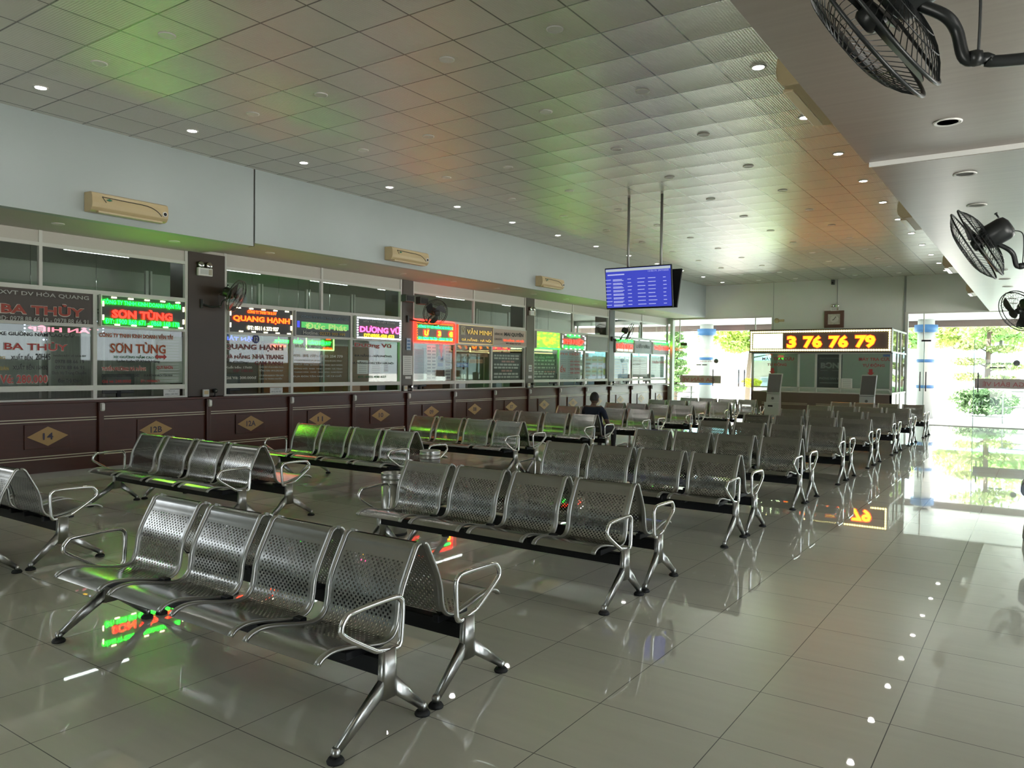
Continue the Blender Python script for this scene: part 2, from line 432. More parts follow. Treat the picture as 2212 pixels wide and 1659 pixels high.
# ticket-office glazing: one structure per section, with its panes as parts
SECT = [(2.6, 7.28, [4.36, 5.80], [5.06]), (7.95, 12.34, [9.39, 10.87], [10.1]), (12.68, 17.19, [14.2, 15.66], [14.9]),
        (17.58, 22.0, [18.96, 20.46], [19.7]), (22.37, 26.75, [23.75, 25.25], [24.5])]
for i, (a, b, mul, up) in enumerate(SECT):
    f = MB(); t = .022
    for z0, z1 in ((1.09, 1.115), (1.225, 1.30), (2.145, 2.195), (2.625, 2.69), (3.235, 3.285)): f.box(XG - .06, XG, a, b, z0, z1)
    for y in [a + .025, b - .025]: f.box(XG - .06, XG + .003, y - .025, y + .025, 1.09, 3.5)
    for y in mul: f.box(XG - .06, XG + .003, y - .028, y + .028, 1.09, 2.66)
    for y in up: f.box(XG - .06, XG + .003, y - .022, y + .022, 2.66, 3.5)
    win = struct('window_%d' % (i + 1), f, M_ALU, bevel=0)
    e = [a] + mul + [b]
    for y0, y1 in zip(e[:-1], e[1:]):
        MB().box(XG - .045, XG - .038, y0 + .03, y1 - .03, 1.30, 2.15).build('glass_pane', M_GLASS, win)
    e = [a] + up + [b]
    for y0, y1 in zip(e[:-1], e[1:]):
        MB().box(XG - .045, XG - .038, y0 + .03, y1 - .03, 2.69, 3.24).build('glass_pane', M_GLASS, win)
fe = MB()
for x in (-15.3, -13.95, -12.6, -11.32): fe.box(x - .03, x + .03, YF, YF + .06, 1.0, 3.3)
fe.box(-15.4, -11.25, YF, YF + .06, 2.35, 2.42)
wfe = struct('window_6', fe, M_ALU)
MB().box(-15.3, -11.3, YF + .02, YF + .028, 1.0, 3.3).build('glass_pane', M_GLASS, wfe)

# ------------------------------------------------------------------ counter: one unit per ticket window, one continuous worktop
PIL = [2.78, 4.33, 5.83, 7.60, 9.30, 10.87, 12.48, 14.09, 15.70, 17.30, 18.89, 20.47, 22.05, 23.62, 25.20, 26.76]
NUMS = [None, '14', '12B', '12A', '11', '10', '09', '08', '07', '06', '05', '04', '03', '02', '01']
DIAY = [None, 5.14, 6.73, 8.48, 10.05, 11.70, 13.32, 14.94, 16.52, 18.13, 19.73, 21.3, 22.85, 24.45, 25.98]
tag(MB().box(-12.25, -11.30, 2.6, 26.76, 1.055, 1.09).build('counter_worktop', M_BROWN, bevel=.006), 'long brown worktop running along the tops of all ticket counters', 'worktop')
for i, num in enumerate(NUMS):
    y0, y1 = PIL[i], PIL[i + 1]
    lab = 'brown laminate ticket counter front with gold diamond numbered %s' % num if num else 'plain brown ticket counter front at the left edge of the photo'
    t = thing('ticket_counter', lab, 'counter', (XG, (y0 + y1) / 2, 0), group='ticket counters')
    MB().box(-11.9, XG, y0 + .001, y1 - .001, 0.09, 1.05).build('front_panel', M_BROWN, t)
    MB().box(-11.88, XG - .03, y0 + .001, y1 - .001, 0.0, 0.09).build('plinth', mat('pale_plinth_tile', (.42, .40, .36), .4), t)
    MB().box(XG, XG + .045, y0 + .003, y0 + .08, 0.09, 1.05).build('pilaster', M_BROWN, t, bevel=.006)
    for zz in (0.82, 0.30):
        MB().box(XG, XG + .006, y0 + .09, y1 - .01, zz + .012, zz + .024).box(XG, XG + .006, y0 + .09, y1 - .01, zz - .024, zz - .012).build('pinstripe', M_PINSTRIPE, t)
    br = MB().prism([(0, 0), (.035, 0), (.05, .02), (.05, .1), (.03, .12), (0, .12)], (XG + .045, y0 + .02, .925), UX, UZ, (0, .045, 0)).build('bracket', M_WHITE, t)
    br['label'] = 'small white clip at the top of the pilaster'
    if num:
        yc, zc = DIAY[i], .60
        pl = MB().box(XG, XG + .02, yc - .30, yc + .30, zc - .17, zc + .17).build('plaque', M_BROWN, t, bevel=.004)
        d = MB().prism([(-.27, 0), (0, -.135), (.27, 0), (0, .135)], (XG + .02, yc, zc), UY, UZ, (.006, 0, 0)).build('diamond', M_GOLD, pl)
        MB().text(num, (XG + .028, yc, zc), UY, UZ, .055 * len(num) + .025, .095, off=.02).build('numeral', M_NUM, pl)

# ------------------------------------------------------------------ far doors
def door_leaf_handles(parent, xs):
    for x in xs:
        m = MB().tube([(x, YF - .07, 1.04), (x, YF - .07, 1.64)], .018, 8)
        for z in (1.14, 1.54): m.tube([(x, YF - .07, z), (x, YF + .05, z)], .012, 6)
        m.build('handle', mat('dark_steel_handle', (.10, .09, .10), .3, 1), parent)
d1 = struct('door_1', MB().box(-11.2, -7.65, YF + .0, YF + .06, -.01, .03).box(-10.99, -10.96, YF, YF + .05, 2.62, 3.44).box(-8.22, -8.19, YF, YF + .05, 2.62, 3.44), M_ALU)
MB().box(-11.2, -9.60, YF + .03, YF + .042, .02, 3.44).build('glass_pane', M_DOORGLASS, d1)
MB().box(-9.56, -8.62, YF + .03, YF + .042, .02, 2.62).build('glass_pane', M_DOORGLASS, d1)
MB().box(-8.58, -7.66, YF + .03, YF + .042, .02, 3.44).build('glass_pane', M_DOORGLASS, d1)
door_leaf_handles(d1, (-9.66, -8.73, -8.53))
MB().box(-10.93, -10.7, YF, YF + .07, 2.50, 2.60).build('patch_hinge', M_BLACK, d1)
d2 = struct('door_2', MB().box(-3.44, 4.0, YF, YF + .06, -.01, .02).box(-3.02, -2.99, YF, YF + .05, 2.62, 3.44), M_ALU)
MB().box(-3.44, -2.99, YF + .03, YF + .042, .02, 3.44).build('glass_pane', M_DOORGLASS, d2)
MB().box(-1.64, 0.9, YF + .03, YF + .042, .02, 2.62).build('glass_pane', M_DOORGLASS, d2)
MB().box(-2.98, 4.0, YF + .03, YF + .042, 2.66, 3.44).build('glass_pane', M_DOORGLASS, d2)
door_leaf_handles(d2, (-3.07, -2.91, -1.53))
MB().box(-3.06, -2.80, YF, YF + .07, 2.58, 2.63).build('patch_hinge', M_BLACK, d2)
MB().box(-2.99, -2.975, YF + .02, YF + .05, .02, 2.6).box(-1.655, -1.64, YF + .02, YF + .05, .02, 2.62).build('glass_edge', mat('green_glass_edge', (.06, .20, .17), .2), d2)
M_BANNER = mat('pale_pink_banner', (.52, .44, .44), .7); M_BANRED = mat('banner_red', (.46, .15, .16), .7)
for (x0, x1, z0, z1, xt0, xt1, which) in ((-10.93, -9.40, 1.14, 1.41, -10.85, -9.62, 'left'), (-1.62, -0.15, 1.17, 1.46, -1.42, -.38, 'right')):
    b = thing('door_banner', 'pale pink banner with mirrored red ticket hall lettering on the %s glass door' % which, 'banner', ((x0 + x1) / 2, YF, z0), group='banners on the far glass doors')
    MB().box(x0, x1, YF + .012, YF + .022, z0, z1).build('sheet', M_BANNER, b)
    MB().text('GA BÁN VÉ', ((xt0 + xt1) / 2, YF + .008, (z0 + z1) / 2), -UX, UZ, xt1 - xt0, .17, off=.01).build('lettering', M_BANRED, b)
for (xc, zc, wd, which, cols) in ((-10.02, 1.94, .75, 'left', ('r', 'r')), (-.95, 1.93, .62, 'right', ('g', 'r'))):
    b = thing('door_decal', 'small mirrored lettering and round emblem stuck on the %s glass door' % which, 'decal', (xc, YF, zc - .1), group='mirrored decals on the far glass doors')
    MB().text('BẾN XE ĐÀ NẴNG', (xc - .08, YF + .02, zc), -UX, UZ, wd, .085, off=.01).build('lettering', mat('decal_green', (.10, .36, .12), .7) if which == 'right' else M_BANRED, b)
    MB().box(xc - .30, xc - .12, YF + .016, YF + .02, zc - .16, zc - .12).box(xc - .08, xc + .1, YF + .016, YF + .02, zc - .16, zc - .12).build('small_print', M_GREYINK, b)
    MB().lathe([(.075, 0), (.085, 0), (.085, .004), (.075, .004)], (xc + wd / 2 + .06, YF + .016, zc), (0, 1, 0), 20).tube([(xc + wd / 2 + .01, YF + .018, zc - .03), (xc + wd / 2 + .06, YF + .018, zc + .02), (xc + wd / 2 + .11, YF + .018, zc - .03)], .008, 5).build('emblem', M_GREYINK, b)

# ------------------------------------------------------------------ four-seat steel benches
def resample(P, n):
    P = [Vector(p) for p in P]; L_ = [0]
    for a, b in zip(P[:-1], P[1:]): L_.append(L_[-1] + (b - a).length)
    out = []
    for i in range(n):
        d = L_[-1] * i / (n - 1); k = 0
        while k < len(P) - 2 and L_[k + 1] < d: k += 1
        t = (d - L_[k]) / max(1e-9, L_[k + 1] - L_[k]); out.append(P[k].lerp(P[k + 1], min(1, max(0, t))))
    return out, L_[-1]
PROFILE = [(-.044, .402), (-.030, .418), (.0, .432), (.05, .438), (.12, .430), (.20, .412), (.28, .395), (.345, .388), (.395, .400), (.425, .435),
           (.438, .485), (.446, .545), (.465, .605), (.492, .660), (.520, .712), (.542, .752), (.556, .778), (.568, .790), (.583, .794)]
def seat_profile():
    c = catmull([(0, y, z) for y, z in PROFILE], 8)
    return resample(c, 64)
PR, PLEN = seat_profile()
def pnorm(i):
    a, b = PR[max(0, i - 1)], PR[min(len(PR) - 1, i + 1)]; t = (b - a).normalized()
    return Vector((0, -t.z, t.y))          # towards the sitter
def seat_shell(xc, wd):
    m = MB(); n = len(PR); xs = [-wd / 2 + wd * k / 4 for k in range(5)]
    for side in (0, 1):
        base = len(m.v)
        for i in range(n):
            d = PLEN * i / (n - 1); g = 0
            for q in (.035, .06, .80, .825, .85):
                g -= .0028 * math.exp(-((d - q) / .005) ** 2)
            p = PR[i] + pnorm(i) * (g + (0 if side == 0 else -.003))
            for x in xs:
                m.uv[len(m.v)] = (x, d); m.v.append((xc + x, p.y, p.z))
        for i in range(n - 1):
            for k in range(4):
                q = (base + i * 5 + k, base + i * 5 + k + 1, base + (i + 1) * 5 + k + 1, base + (i + 1) * 5 + k)
                m.face(q if side == 0 else q[::-1], True)
    return m
def edge_trim(xc):
    """rolled edge: a flattened band swept along the seat profile"""
    m = MB(); n = len(PR); sec = [(-.016, -.004), (-.016, .005), (-.009, .009), (.009, .009), (.016, .005), (.016, -.004), (.009, -.008), (-.009, -.008)]
    for i in range(n):
        nn = pnorm(i)
        for a, b in sec:
            p = PR[i] + nn * b; m.v.append((xc + a, p.y, p.z))
    for i in range(n - 1):
        for k in range(8):
            l = (k + 1) % 8; m.face((i * 8 + k, i * 8 + l, (i + 1) * 8 + l, (i + 1) * 8 + k), True)
    m.face(range(8)); m.face(range((n - 1) * 8, n * 8))
    return m
def bar(m, a, b, wa, wb, ha, hb):
    """tapered bar in the y-z plane from a to b; w = thickness in x, h = depth across"""
    a, b = Vector(a), Vector(b); t = (b - a).normalized(); u = Vector((1, 0, 0)); v = u.cross(t)
    n = len(m.v)
    for p, w_, h_ in ((a, wa, ha), (b, wb, hb)):
        for k in range(12):
            an = 2 * PI * (k + .5) / 12
            cx, cz = math.cos(an), math.sin(an)
            sx, sz = abs(cx) ** .6 * (1 if cx > 0 else -1), abs(cz) ** .6 * (1 if cz > 0 else -1)
            m.v.append(tuple(p + u * sx * w_ / 2 + v * sz * h_ / 2))
    for k in range(12): m.face((n + k, n + (k + 1) % 12, n + 12 + (k + 1) % 12, n + 12 + k), True)
    m.face([n + k for k in range(12)]); m.face([n + 12 + k for k in range(12)])
def make_bench(label, loc, rotz, group):
    t = thing('bench', label, 'bench', loc, rotz, group)
    ORG[t.name] = Vector()
    for k in range(4):
        xc = -.87 + .58 * k
        st = seat_shell(xc, .45).build('seat', M_PERF, t)
        for sx in (-1, 1): edge_trim(xc + sx * .237).build('edge_trim', M_STEEL, st)
    b = MB().box(-1.15, 1.15, .275, .335, .265, .345)
    for k in range(4):
        for sx in (-.17, .17): b.box(-.87 + .58 * k + sx - .02, -.87 + .58 * k + sx + .02, .16, .40, .345, .385)
    for k in range(3): b.box(-.58 + .58 * k - .03, -.58 + .58 * k + .03, .29, .33, .345, .41)
    b.build('beam', M_BLACK, t, bevel=.004, seg=1)
    for sx in (-1, 1):
        x = sx * 1.17; m = MB()
        bar(m, (x, .305, .385), (x, .305, .17), .05, .05, .085, .105)
        bar(m, (x, .29, .235), (x, .01, .045), .042, .030, .075, .036)
        bar(m, (x, .32, .235), (x, .538, .045), .042, .030, .075, .036)
        for y in (.003, .545): m.lathe([(.019, .02), (.021, .045), (.014, .062)], (x, y, 0), n=12)
        lg = m.build('leg', M_STEEL, t)
        for y in (.003, .545):
            MB().lathe([(.036, 0), (.038, .008), (.030, .02), (.016, .024)], (x, y, 0), n=16).build('foot', M_RUBBER, lg)
        loop = catmull([(x, .03, .545), (x, .055, .585), (x, .10, .600), (x, .33, .605), (x, .385, .59), (x, .400, .55), (x, .393, .42), (x, .385, .385), (x, .36, .372),
                        (x, .25, .392), (x, .215, .405), (x, .055, .505)], 5, closed=True)
        MB().tube(loop, .0135, 8, closed=True, up=(1, 0, 0)).build('armrest', M_CHROME, t)
    return t
R_Y = [2.18, 4.55, 6.92, 9.28, 11.72, 14.03, 16.55, 18.90, 21.45]
L_Y = [2.17, 4.45, 6.80, 9.28, 11.68, 14.04, 16.33, 18.87, 21.10]
proto = None
for block, xc, ys in (('right-hand block', -3.535, R_Y), ('left-hand block', -7.685, L_Y)):
    for i, y in enumerate(ys):
        for back in (0, 1):
            lab = 'steel four-seat bench facing %s, %s row of the %s' % ('the far doors' if back else 'the camera', ORD[i] if i else 'nearest', block)
            loc = (xc, y + (1.188 if back else 0), 0); rz = PI if back else 0
            if proto is None: proto = make_bench(lab, loc, rz, 'steel waiting benches')
            else: dup(proto, loc, rz, lab)

# ------------------------------------------------------------------ downlights
def make_downlight(label, loc, lit, group, wide=False):
    t = thing('downlight', label, 'light', loc, group=group)
    if wide: MB().lathe([(.072, 0), (.098, 0), (.098, -.006), (.088, -.010), (.072, -.004)], loc, n=28).build('trim_ring', M_WHITE, t)
    else: MB().lathe([(.055, 0), (.078, 0), (.076, -.008), (.066, -.012), (.055, -.006)], loc, n=24).build('trim_ring', M_RING, t)
    r = .071 if wide else .055
    MB().lathe([(r, -.001), (r, -.004 if not lit else -.009)], loc, n=24).build('lens', M_LAMP if lit else M_LENS, t)
    if lit:
        ld = bpy.data.lights.new('downlight_beam', 'SPOT'); ld.energy = LAMP_W; ld.color = (1, .97, .92); ld.spot_size = math.radians(150); ld.spot_blend = .7; ld.shadow_soft_size = .05
        lo = bpy.data.objects.new('downlight_beam', ld); COL.objects.link(lo); lo.parent = t; lo.location = (0, 0, -.02)
    return t
LAMP_W = 7
def downlight_row(x, ys, z, lit, where, group, wide=False):
    first = None
    for i, y in enumerate(ys):
        lab = '%s downlight, %s from the camera in the row %s' % ('lit' if lit else 'unlit', ORD[i], where)
        if first is None: first = make_downlight(lab, (x, y, z), lit, group, wide)
        else: dup(first, (x, y, z), 0, lab)
ROWY = [4.02 + 1.815 * k for k in range(13)]
downlight_row(-9.05, ROWY, 4.63, True, 'along the left bulkhead', 'lit downlights')
downlight_row(-2.36, ROWY[2:], 4.63, True, 'along the right bulkhead', 'lit downlights')
downlight_row(-7.82, ROWY, 4.63, False, 'nearest the left lit row', 'unlit ceiling downlights')
downlight_row(-6.63, ROWY, 4.63, False, 'left of the hanging screens', 'unlit ceiling downlights')
downlight_row(-4.83, ROWY[1:], 4.63, False, 'right of the hanging screens', 'unlit ceiling downlights')
downlight_row(-3.60, ROWY[1:], 4.63, False, 'nearest the right lit row', 'unlit ceiling downlights')
downlight_row(-.61, [6.55], 3.5, False, 'alone on the near right soffit', 'unlit soffit downlights', True)
downlight_row(-.61, [8.14 + 1.58 * k for k in range(11)], 3.455, False, 'on the low far right soffit', 'unlit soffit downlights', True)
downlight_row(-10.65, [4.94 + 1.64 * k for k in range(2)], 3.45, False, 'under the near left soffit', 'unlit soffit downlights')
downlight_row(-10.65, [8.30 + 1.62 * k for k in range(11)], 3.5, False, 'under the far left soffit', 'unlit soffit downlights')

# ------------------------------------------------------------------ wall air conditioners
def make_ac(label, side, x, yc, z0, ln=1.02):
    """side = +1: on the left bulkhead facing +X; -1: on the right bulkhead facing -X"""
    t = thing('air_conditioner', label, 'air conditioner', (x, yc, z0), group='wall air conditioners')
    sec = [(0, .0), (.12, 0), (.165, .012), (.195, .05), (.205, .10), (.20, .18), (.185, .225), (.15, .242), (0, .245)]
    MB().prism([(a * side, b) for a, b in sec], (x, yc - ln / 2, z0), UX, UZ, (0, ln, 0)).build('body', M_BEIGE, t, bevel=.008)
    MB().box(min(x + side * .11, x + side * .178), max(x + side * .11, x + side * .178), yc - ln / 2 + .09, yc + ln / 2 - .07, z0 - .012, z0 + .012).build('louver', mat('yellowed_flap', (.56, .47, .30), .25), t, bevel=.004)
    fl = [(x + side * .205, yc - ln * .38, z0 + .185), (x + side * .208, yc - ln * .1, z0 + .18), (x + side * .208, yc + ln * .2, z0 + .172), (x + side * .208, yc + ln * .33, z0 + .13), (x + side * .208, yc + ln * .40, z0 + .07)]
    MB().tube(catmull(fl, 6), .005, 5).tube([fl[0], (x + side * .208, yc - ln * .33, z0 + .12)], .004, 5).build('groove', M_DARKSLOT, t)
    MB().lathe([(.034, 0), (.034, .012), (.026, .014)], (x + side * .20, yc + ln * .445, z0 + .105), (side, 0, 0), 18).build('display_ring', M_WHITE, t)
    MB().lathe([(.022, 0), (.022, .018)], (x + side * .20, yc + ln * .445, z0 + .105), (side, 0, 0), 18).build('display_window', M_BLACK, t)
    MB().prism([(-.04, 0), (0, -.014), (.04, 0), (0, .02)], (x + side * .204, yc - ln * .29, z0 + .155), UY, UZ, (side * .006, 0, 0)).build('emblem', mat('green_leaf_emblem', (.02, .16, .09), .4), t)
for i, (yc, nm) in enumerate(((5.46, 'nearest the camera'), (10.85, 'in the middle'), (15.98, 'nearest the hanging screens'))):
    make_ac('yellowed air conditioner on the left bulkhead, %s' % nm, 1, -10.0, yc, 3.54 if i == 0 else 3.58)
for i, yc in enumerate((5.85, 11.2, 16.6, 22.0)):
    make_ac('yellowed wall air conditioner on the right bulkhead, %s from the camera' % ORD[i], -1, -1.325, yc, 3.56)

# ------------------------------------------------------------------ wall fans
def make_fan(label, head, axis, R, foot, group, cageseg=40):
    """head = guard centre, axis = blowing direction, R = guard radius, foot = point on the wall or column"""
    head, a, foot = Vector(head), Vector(axis).normalized(), Vector(foot)
    t = thing('wall_fan', label, 'fan', tuple(head), group=group)
    u = a.cross(UZ).normalized(); v = u.cross(a)
    P = lambda r, an, h: head + a * h + (u * math.cos(an) + v * math.sin(an)) * r
    d = R * .26
    def ring(m, r, h, tr, n=40): m.tube([P(r, 2 * PI * k / n, h) for k in range(n)], tr, 6, closed=True)
    g = MB()
    ring(g, R, .012 * R / .35, .008 * R / .35); ring(g, R, -.05 * R / .35, .008 * R / .35)
    g.build('guard_rim', M_FAN, t)
    for front in (1, -1):
        m = MB()
        for k in range(cageseg):
            an = 2 * PI * (k + (.5 if front < 0 else 0)) / cageseg; sw = .35 * front
            pts = []
            for q in range(6):
                f = q / 5; r = R * (.22 + .78 * f); h = (.012 if front > 0 else -.05) * R / .35 + front * d * (1 - f ** 2.6)
                pts.append(P(r, an + sw * (1 - f), h))
            m.tube(pts, .0022 * R / .35, 3, caps=False)
        for f in (.45, .7): 
            ring(m, R * (.22 + .78 * f), (.012 if front > 0 else -.05) * R / .35 + front * d * (1 - f ** 2.6), .0026 * R / .35, 30)
        ring(m, R * .22, (.012 if front > 0 else -.05) * R / .35 + front * d, .004 * R / .35, 24)
        if front > 0: m.lathe([(R * .22, d), (R * .22, d + .012), (R * .1, d + .02), (.001, d + .022)], head, a, 20)
        m.build('front_guard' if front > 0 else 'rear_guard', M_FAN, t)
    for k in range(3):
        m = MB(); n = 7; base = 2 * PI * k / 3; rows = []
        for j in range(n):
            r = R * (.14 + .74 * j / (n - 1)); wdt = .38 + .55 * math.sin(PI * (j + .6) / (n + .2)) * (1 - .25 * j / n)
            row = []
            for q in range(6):
                s_ = q / 5 - .5; an = base + wdt * s_ * 1.25 + .12 * j; row.append(P(r, an, -.03 * R / .35 + s_ * .14 * R * (1 - .35 * j / n)))
            rows.append(row)
        for side in (0, .004):
            b0 = len(m.v)
            for row in rows: m.v += [tuple(p + a * side) for p in row]
            for j in range(n - 1):
                for q in range(5): m.face((b0 + j * 6 + q, b0 + j * 6 + q + 1, b0 + (j + 1) * 6 + q + 1, b0 + (j + 1) * 6 + q), True)
        m.build('blade', M_FAN, t)
    MB().lathe([(R * .12, .06 * R), (R * .15, .02 * R), (R * .15, -.14 * R), (R * .08, -.16 * R)], head, a, 20).build('hub', M_FAN, t)
    mt = MB().lathe([(R * .10, -.20 * R), (R * .27, -.24 * R), (R * .31, -.34 * R), (R * .31, -.74 * R), (R * .27, -.86 * R), (R * .14, -.92 * R)], head, a, 24)
    mt.build('motor', M_FAN, t)
    kn = head - a * (.78 * R) + v * (.31 * R)
    MB().tube([kn, kn + v * .04 * R / .35], .008, 8).lathe([(.014, 0), (.014, .012)], kn + v * .04 * R / .35, v, 10).build('pull_knob', M_FAN, t)
    n0 = head - a * (.45 * R) - v * (.28 * R); s_ = R / .35
    side = (foot - n0); side.z = 0; sd = side.normalized()
    arm = catmull([n0, n0 - v * .06 * s_ + sd * .05 * s_, n0 + Vector((0, 0, -.10 * s_)) + sd * .12 * s_, n0 + Vector((0, 0, -.20 * s_)) + sd * .15 * s_, Vector((n0.x, n0.y, foot.z - .05 * s_)) + sd * .22 * s_, Vector((n0.x, n0.y, foot.z - .06 * s_)) + sd * .34 * s_, foot], 6)
    MB().tube(arm, .021 * s_, 10).build('arm', M_FAN, t)
    jn = arm[18]; MB().lathe([(.026 * s_, -.02), (.03 * s_, 0), (.026 * s_, .02)], jn + sd * .03 * s_, sd, 10).build('clamp_knob', M_FAN, t)
    c0 = head - a * (.80 * R) - v * (.1 * R)
    MB().tube(catmull([c0, c0 + sd * .10 * s_ - UZ * .02, c0 + sd * .12 * s_ - UZ * .12 * s_, arm[22] + UZ * .02], 6), .005 * s_, 6).build('cord', M_FAN, t)
    MB().obox(foot, sd * .02, UZ * .09 * s_, sd.cross(UZ) * .05 * s_).build('wall_plate', M_FAN, t, bevel=.004)
    return t
AX = Vector((-.86, .12, -.52))
make_fan('large black wall fan cut by the top right corner of the photo', (-.565, 3.14, 2.955), (-.84, .16, -.52), .35, (.85, 3.62, 2.80), 'black wall fans over the aisle', 64)
make_fan('black wall fan hanging below the low right soffit, second from the camera', (-.52, 8.18, 2.80), (-.86, .10, -.50), .35, (.85, 8.55, 2.66), 'black wall fans over the aisle', 56)
make_fan('black wall fan cut by the right edge, before the far glass door', (-.34, 15.5, 2.68), (-.62, -.66, -.42), .35, (.85, 15.9, 2.50), 'black wall fans over the aisle')
make_fan('black fan on the brown column between windows 12B and 12A', (-11.02, 7.93, 2.76), (.80, .52, -.38), .27, (XG + .02, 7.52, 2.62), 'black fans on the brown columns', 36)
make_fan('black fan on the brown column between windows 10 and 09', (-11.05, 13.05, 2.82), (.90, -.35, -.28), .29, (XG + .02, 12.5, 2.66), 'black fans on the brown columns', 36)
make_fan('black fan on the brown column between windows 04 and 03', (-10.95, 22.6, 2.80), (.85, .45, -.35), .30, (XG + .02, 22.2, 2.58), 'black fans on the brown columns', 36)

# ------------------------------------------------------------------ emergency lights, clock, notices on columns
def make_emergency(label, o, u, nrm):
    o, u, n = Vector(o), Vector(u), Vector(nrm)
    t = thing('emergency_light', label, 'emergency light', tuple(o), group='emergency lights')
    MB().obox(o + n * .03, u * .13, UZ * .065, n * .03).build('box', M_WHITE, t, bevel=.008)
    MB().obox(o + n * .062 - u * .025, u * .07, UZ * .04, n * .002).build('panel', mat('pale_grey_panel', (.55, .57, .56), .5), t)
    MB().obox(o + n * .062 + u * .085, u * .03, UZ * .045, n * .002).build('grille', mat('tan_grille', (.40, .36, .28), .5), t)
    for sx in (-1, 1):
        c = o + u * (.075 * sx) + UZ * .115 + n * .03
        l = MB().lathe([(.02, -.045), (.045, -.02), (.055, .02), (.052, .03), (.02, .032)], c, n, 18).build('lamp_head', M_CHROME, t)
        MB().tube([c - UZ * .06, c - UZ * .03], .012, 6).build('bracket', M_WHITE, l)
make_emergency('twin-head emergency light high on the column beside window 12B', (XG + .02, 7.55, 3.14), UY, UX)
make_emergency('twin-head emergency light high on the column between windows 07 and 06', (XG + .02, 17.42, 3.10), UY, UX)
make_emergency('twin-head emergency light above the wall clock', (-5.60, YF, 3.66), UX, -UY)
ck = thing('wall_clock', 'square brown framed wall clock above the big illuminated sign', 'clock', (-5.62, YF, 3.33))
m = MB()
for a, b, c, d in ((-.30, -.19, -.28, .28), (.19, .30, -.28, .28), (-.19, .19, .17, .28), (-.19, .19, -.28, -.17)): m.box(-5.62 + a, -5.62 + b, YF - .06, YF, 3.33 + c, 3.33 + d)
m.build('frame', mat('clock_brown_wood', (.13, .065, .045), .4), ck)
MB().box(-5.81, -5.43, YF - .03, YF, 3.16, 3.5).build('face', mat('clock_face', (.55, .52, .44), .5, noise=.35, nscale=22), ck)
MB().lathe([(.095, 0), (.125, 0), (.12, .012), (.10, .012)], (-5.62, YF - .03, 3.33), (0, -1, 0), 28).build('chapter_ring', mat('clock_ring', (.66, .63, .56), .4), ck)
MB().obox((-5.60, YF - .045, 3.36), (.045, 0, .06), (.006, 0, -.005), (0, .002, 0)).obox((-5.645, YF - .045, 3.315), (.03, 0, .015), (-.003, 0, .007), (0, .002, 0)).build('hands', M_BLACK, ck)
cm = thing('wall_camera', 'small dark camera at the top of the far wall above the clock', 'camera', (-5.66, YF, 4.55))
MB().box(-5.72, -5.62, YF - .12, YF, 4.46, 4.62).build('housing', mat('dark_grey_plastic', (.09, .09, .09), .5), cm, bevel=.01)
MB().lathe([(.03, 0), (.03, .02)], (-5.67, YF - .12, 4.52), (0, -1, 0), 12).build('lens', M_BLACK, cm)
al = thing('wall_bell', 'small round cream alarm bell beside the left door opening', 'bell', (-7.42, YF, 3.33))
MB().lathe([(.085, 0), (.085, .03), (.05, .06), (.01, .065)], (-7.47, YF, 3.33), (0, -1, 0), 20).build('gong', M_BEIGE, al)
MB().box(-7.40, -7.22, YF - .05, YF, 3.29, 3.37).build('body', M_BEIGE, al, bevel=.008)
def notice(label, x, y0, y1, z0, z1, lines=5, cols=1, m=None, ink=None, name='notice', cat='notice', group=None):
    t = thing(name, label, cat, (x, (y0 + y1) / 2, z0), group=group)
    MB().box(x, x + .004, y0, y1, z0, z1).build('sheet', m or M_PAPER, t)
    if lines:
        q = MB()
        for i in range(lines):
            z = z1 - (z1 - z0) * (i + .8) / (lines + .6)
            for k in range(cols):
                a = y0 + (y1 - y0) * (k + .14) / cols; b = y0 + (y1 - y0) * (k + .86) / cols
                q.box(x + .004, x + .005, a, b, z - (z1 - z0) / lines * .22, z + (z1 - z0) / lines * .2)
        q.build('print', ink or M_GREYINK, t)
    return t
M_FADE = mat('faded_print', (.50, .51, .51), .8)
notice('long white notice taped to the column between windows 10 and 09', XG + .021, 12.36, 12.66, 1.44, 1.86, 9, 1, ink=M_FADE)
notice('small white label below the long notice on the column by window 09', XG + .021, 12.44, 12.62, 1.355, 1.41, 0)
notice('white and blue card on the column beside the U sign', XG + .03, 12.46, 12.60, 1.98, 2.24, 3, m=mat('pale_blue_card', (.42, .56, .72), .6), ink=mat('card_blue', (.10, .22, .44), .6))
notice('small black and white notice on the column beside window 07', XG + .021, 17.32, 17.48, 1.52, 1.70, 2)
notice('tiny white label on the column below the notice by window 07', XG + .021, 17.30, 17.48, 1.34, 1.41, 0)
SPK = [(12.28, 12.56, 3.02, 3.17), (12.74, 13.02, 3.0, 3.16)]
for i, (a, b, c, d) in enumerate(SPK):
    s_ = thing('wall_speaker', 'small dark grey speaker box high on the column by window 09, %s one' % ('left' if i == 0 else 'right'), 'speaker', (XG, (a + b) / 2, c), group='speaker boxes above the fan')
    MB().box(XG + .03, XG + .17, a, b, c, d).build('cabinet', mat('dark_green_grey', (.045, .05, .042), .5), s_, bevel=.01)
    MB().box(XG + .17, XG + .174, a + .03, b - .03, c + .025, d - .025).build('grille', M_BLACK, s_)
    MB().tube([(XG, (a + b) / 2, (c + d) / 2), (XG + .04, (a + b) / 2, (c + d) / 2)], .015, 8).build('bracket', M_BLACK, s_)
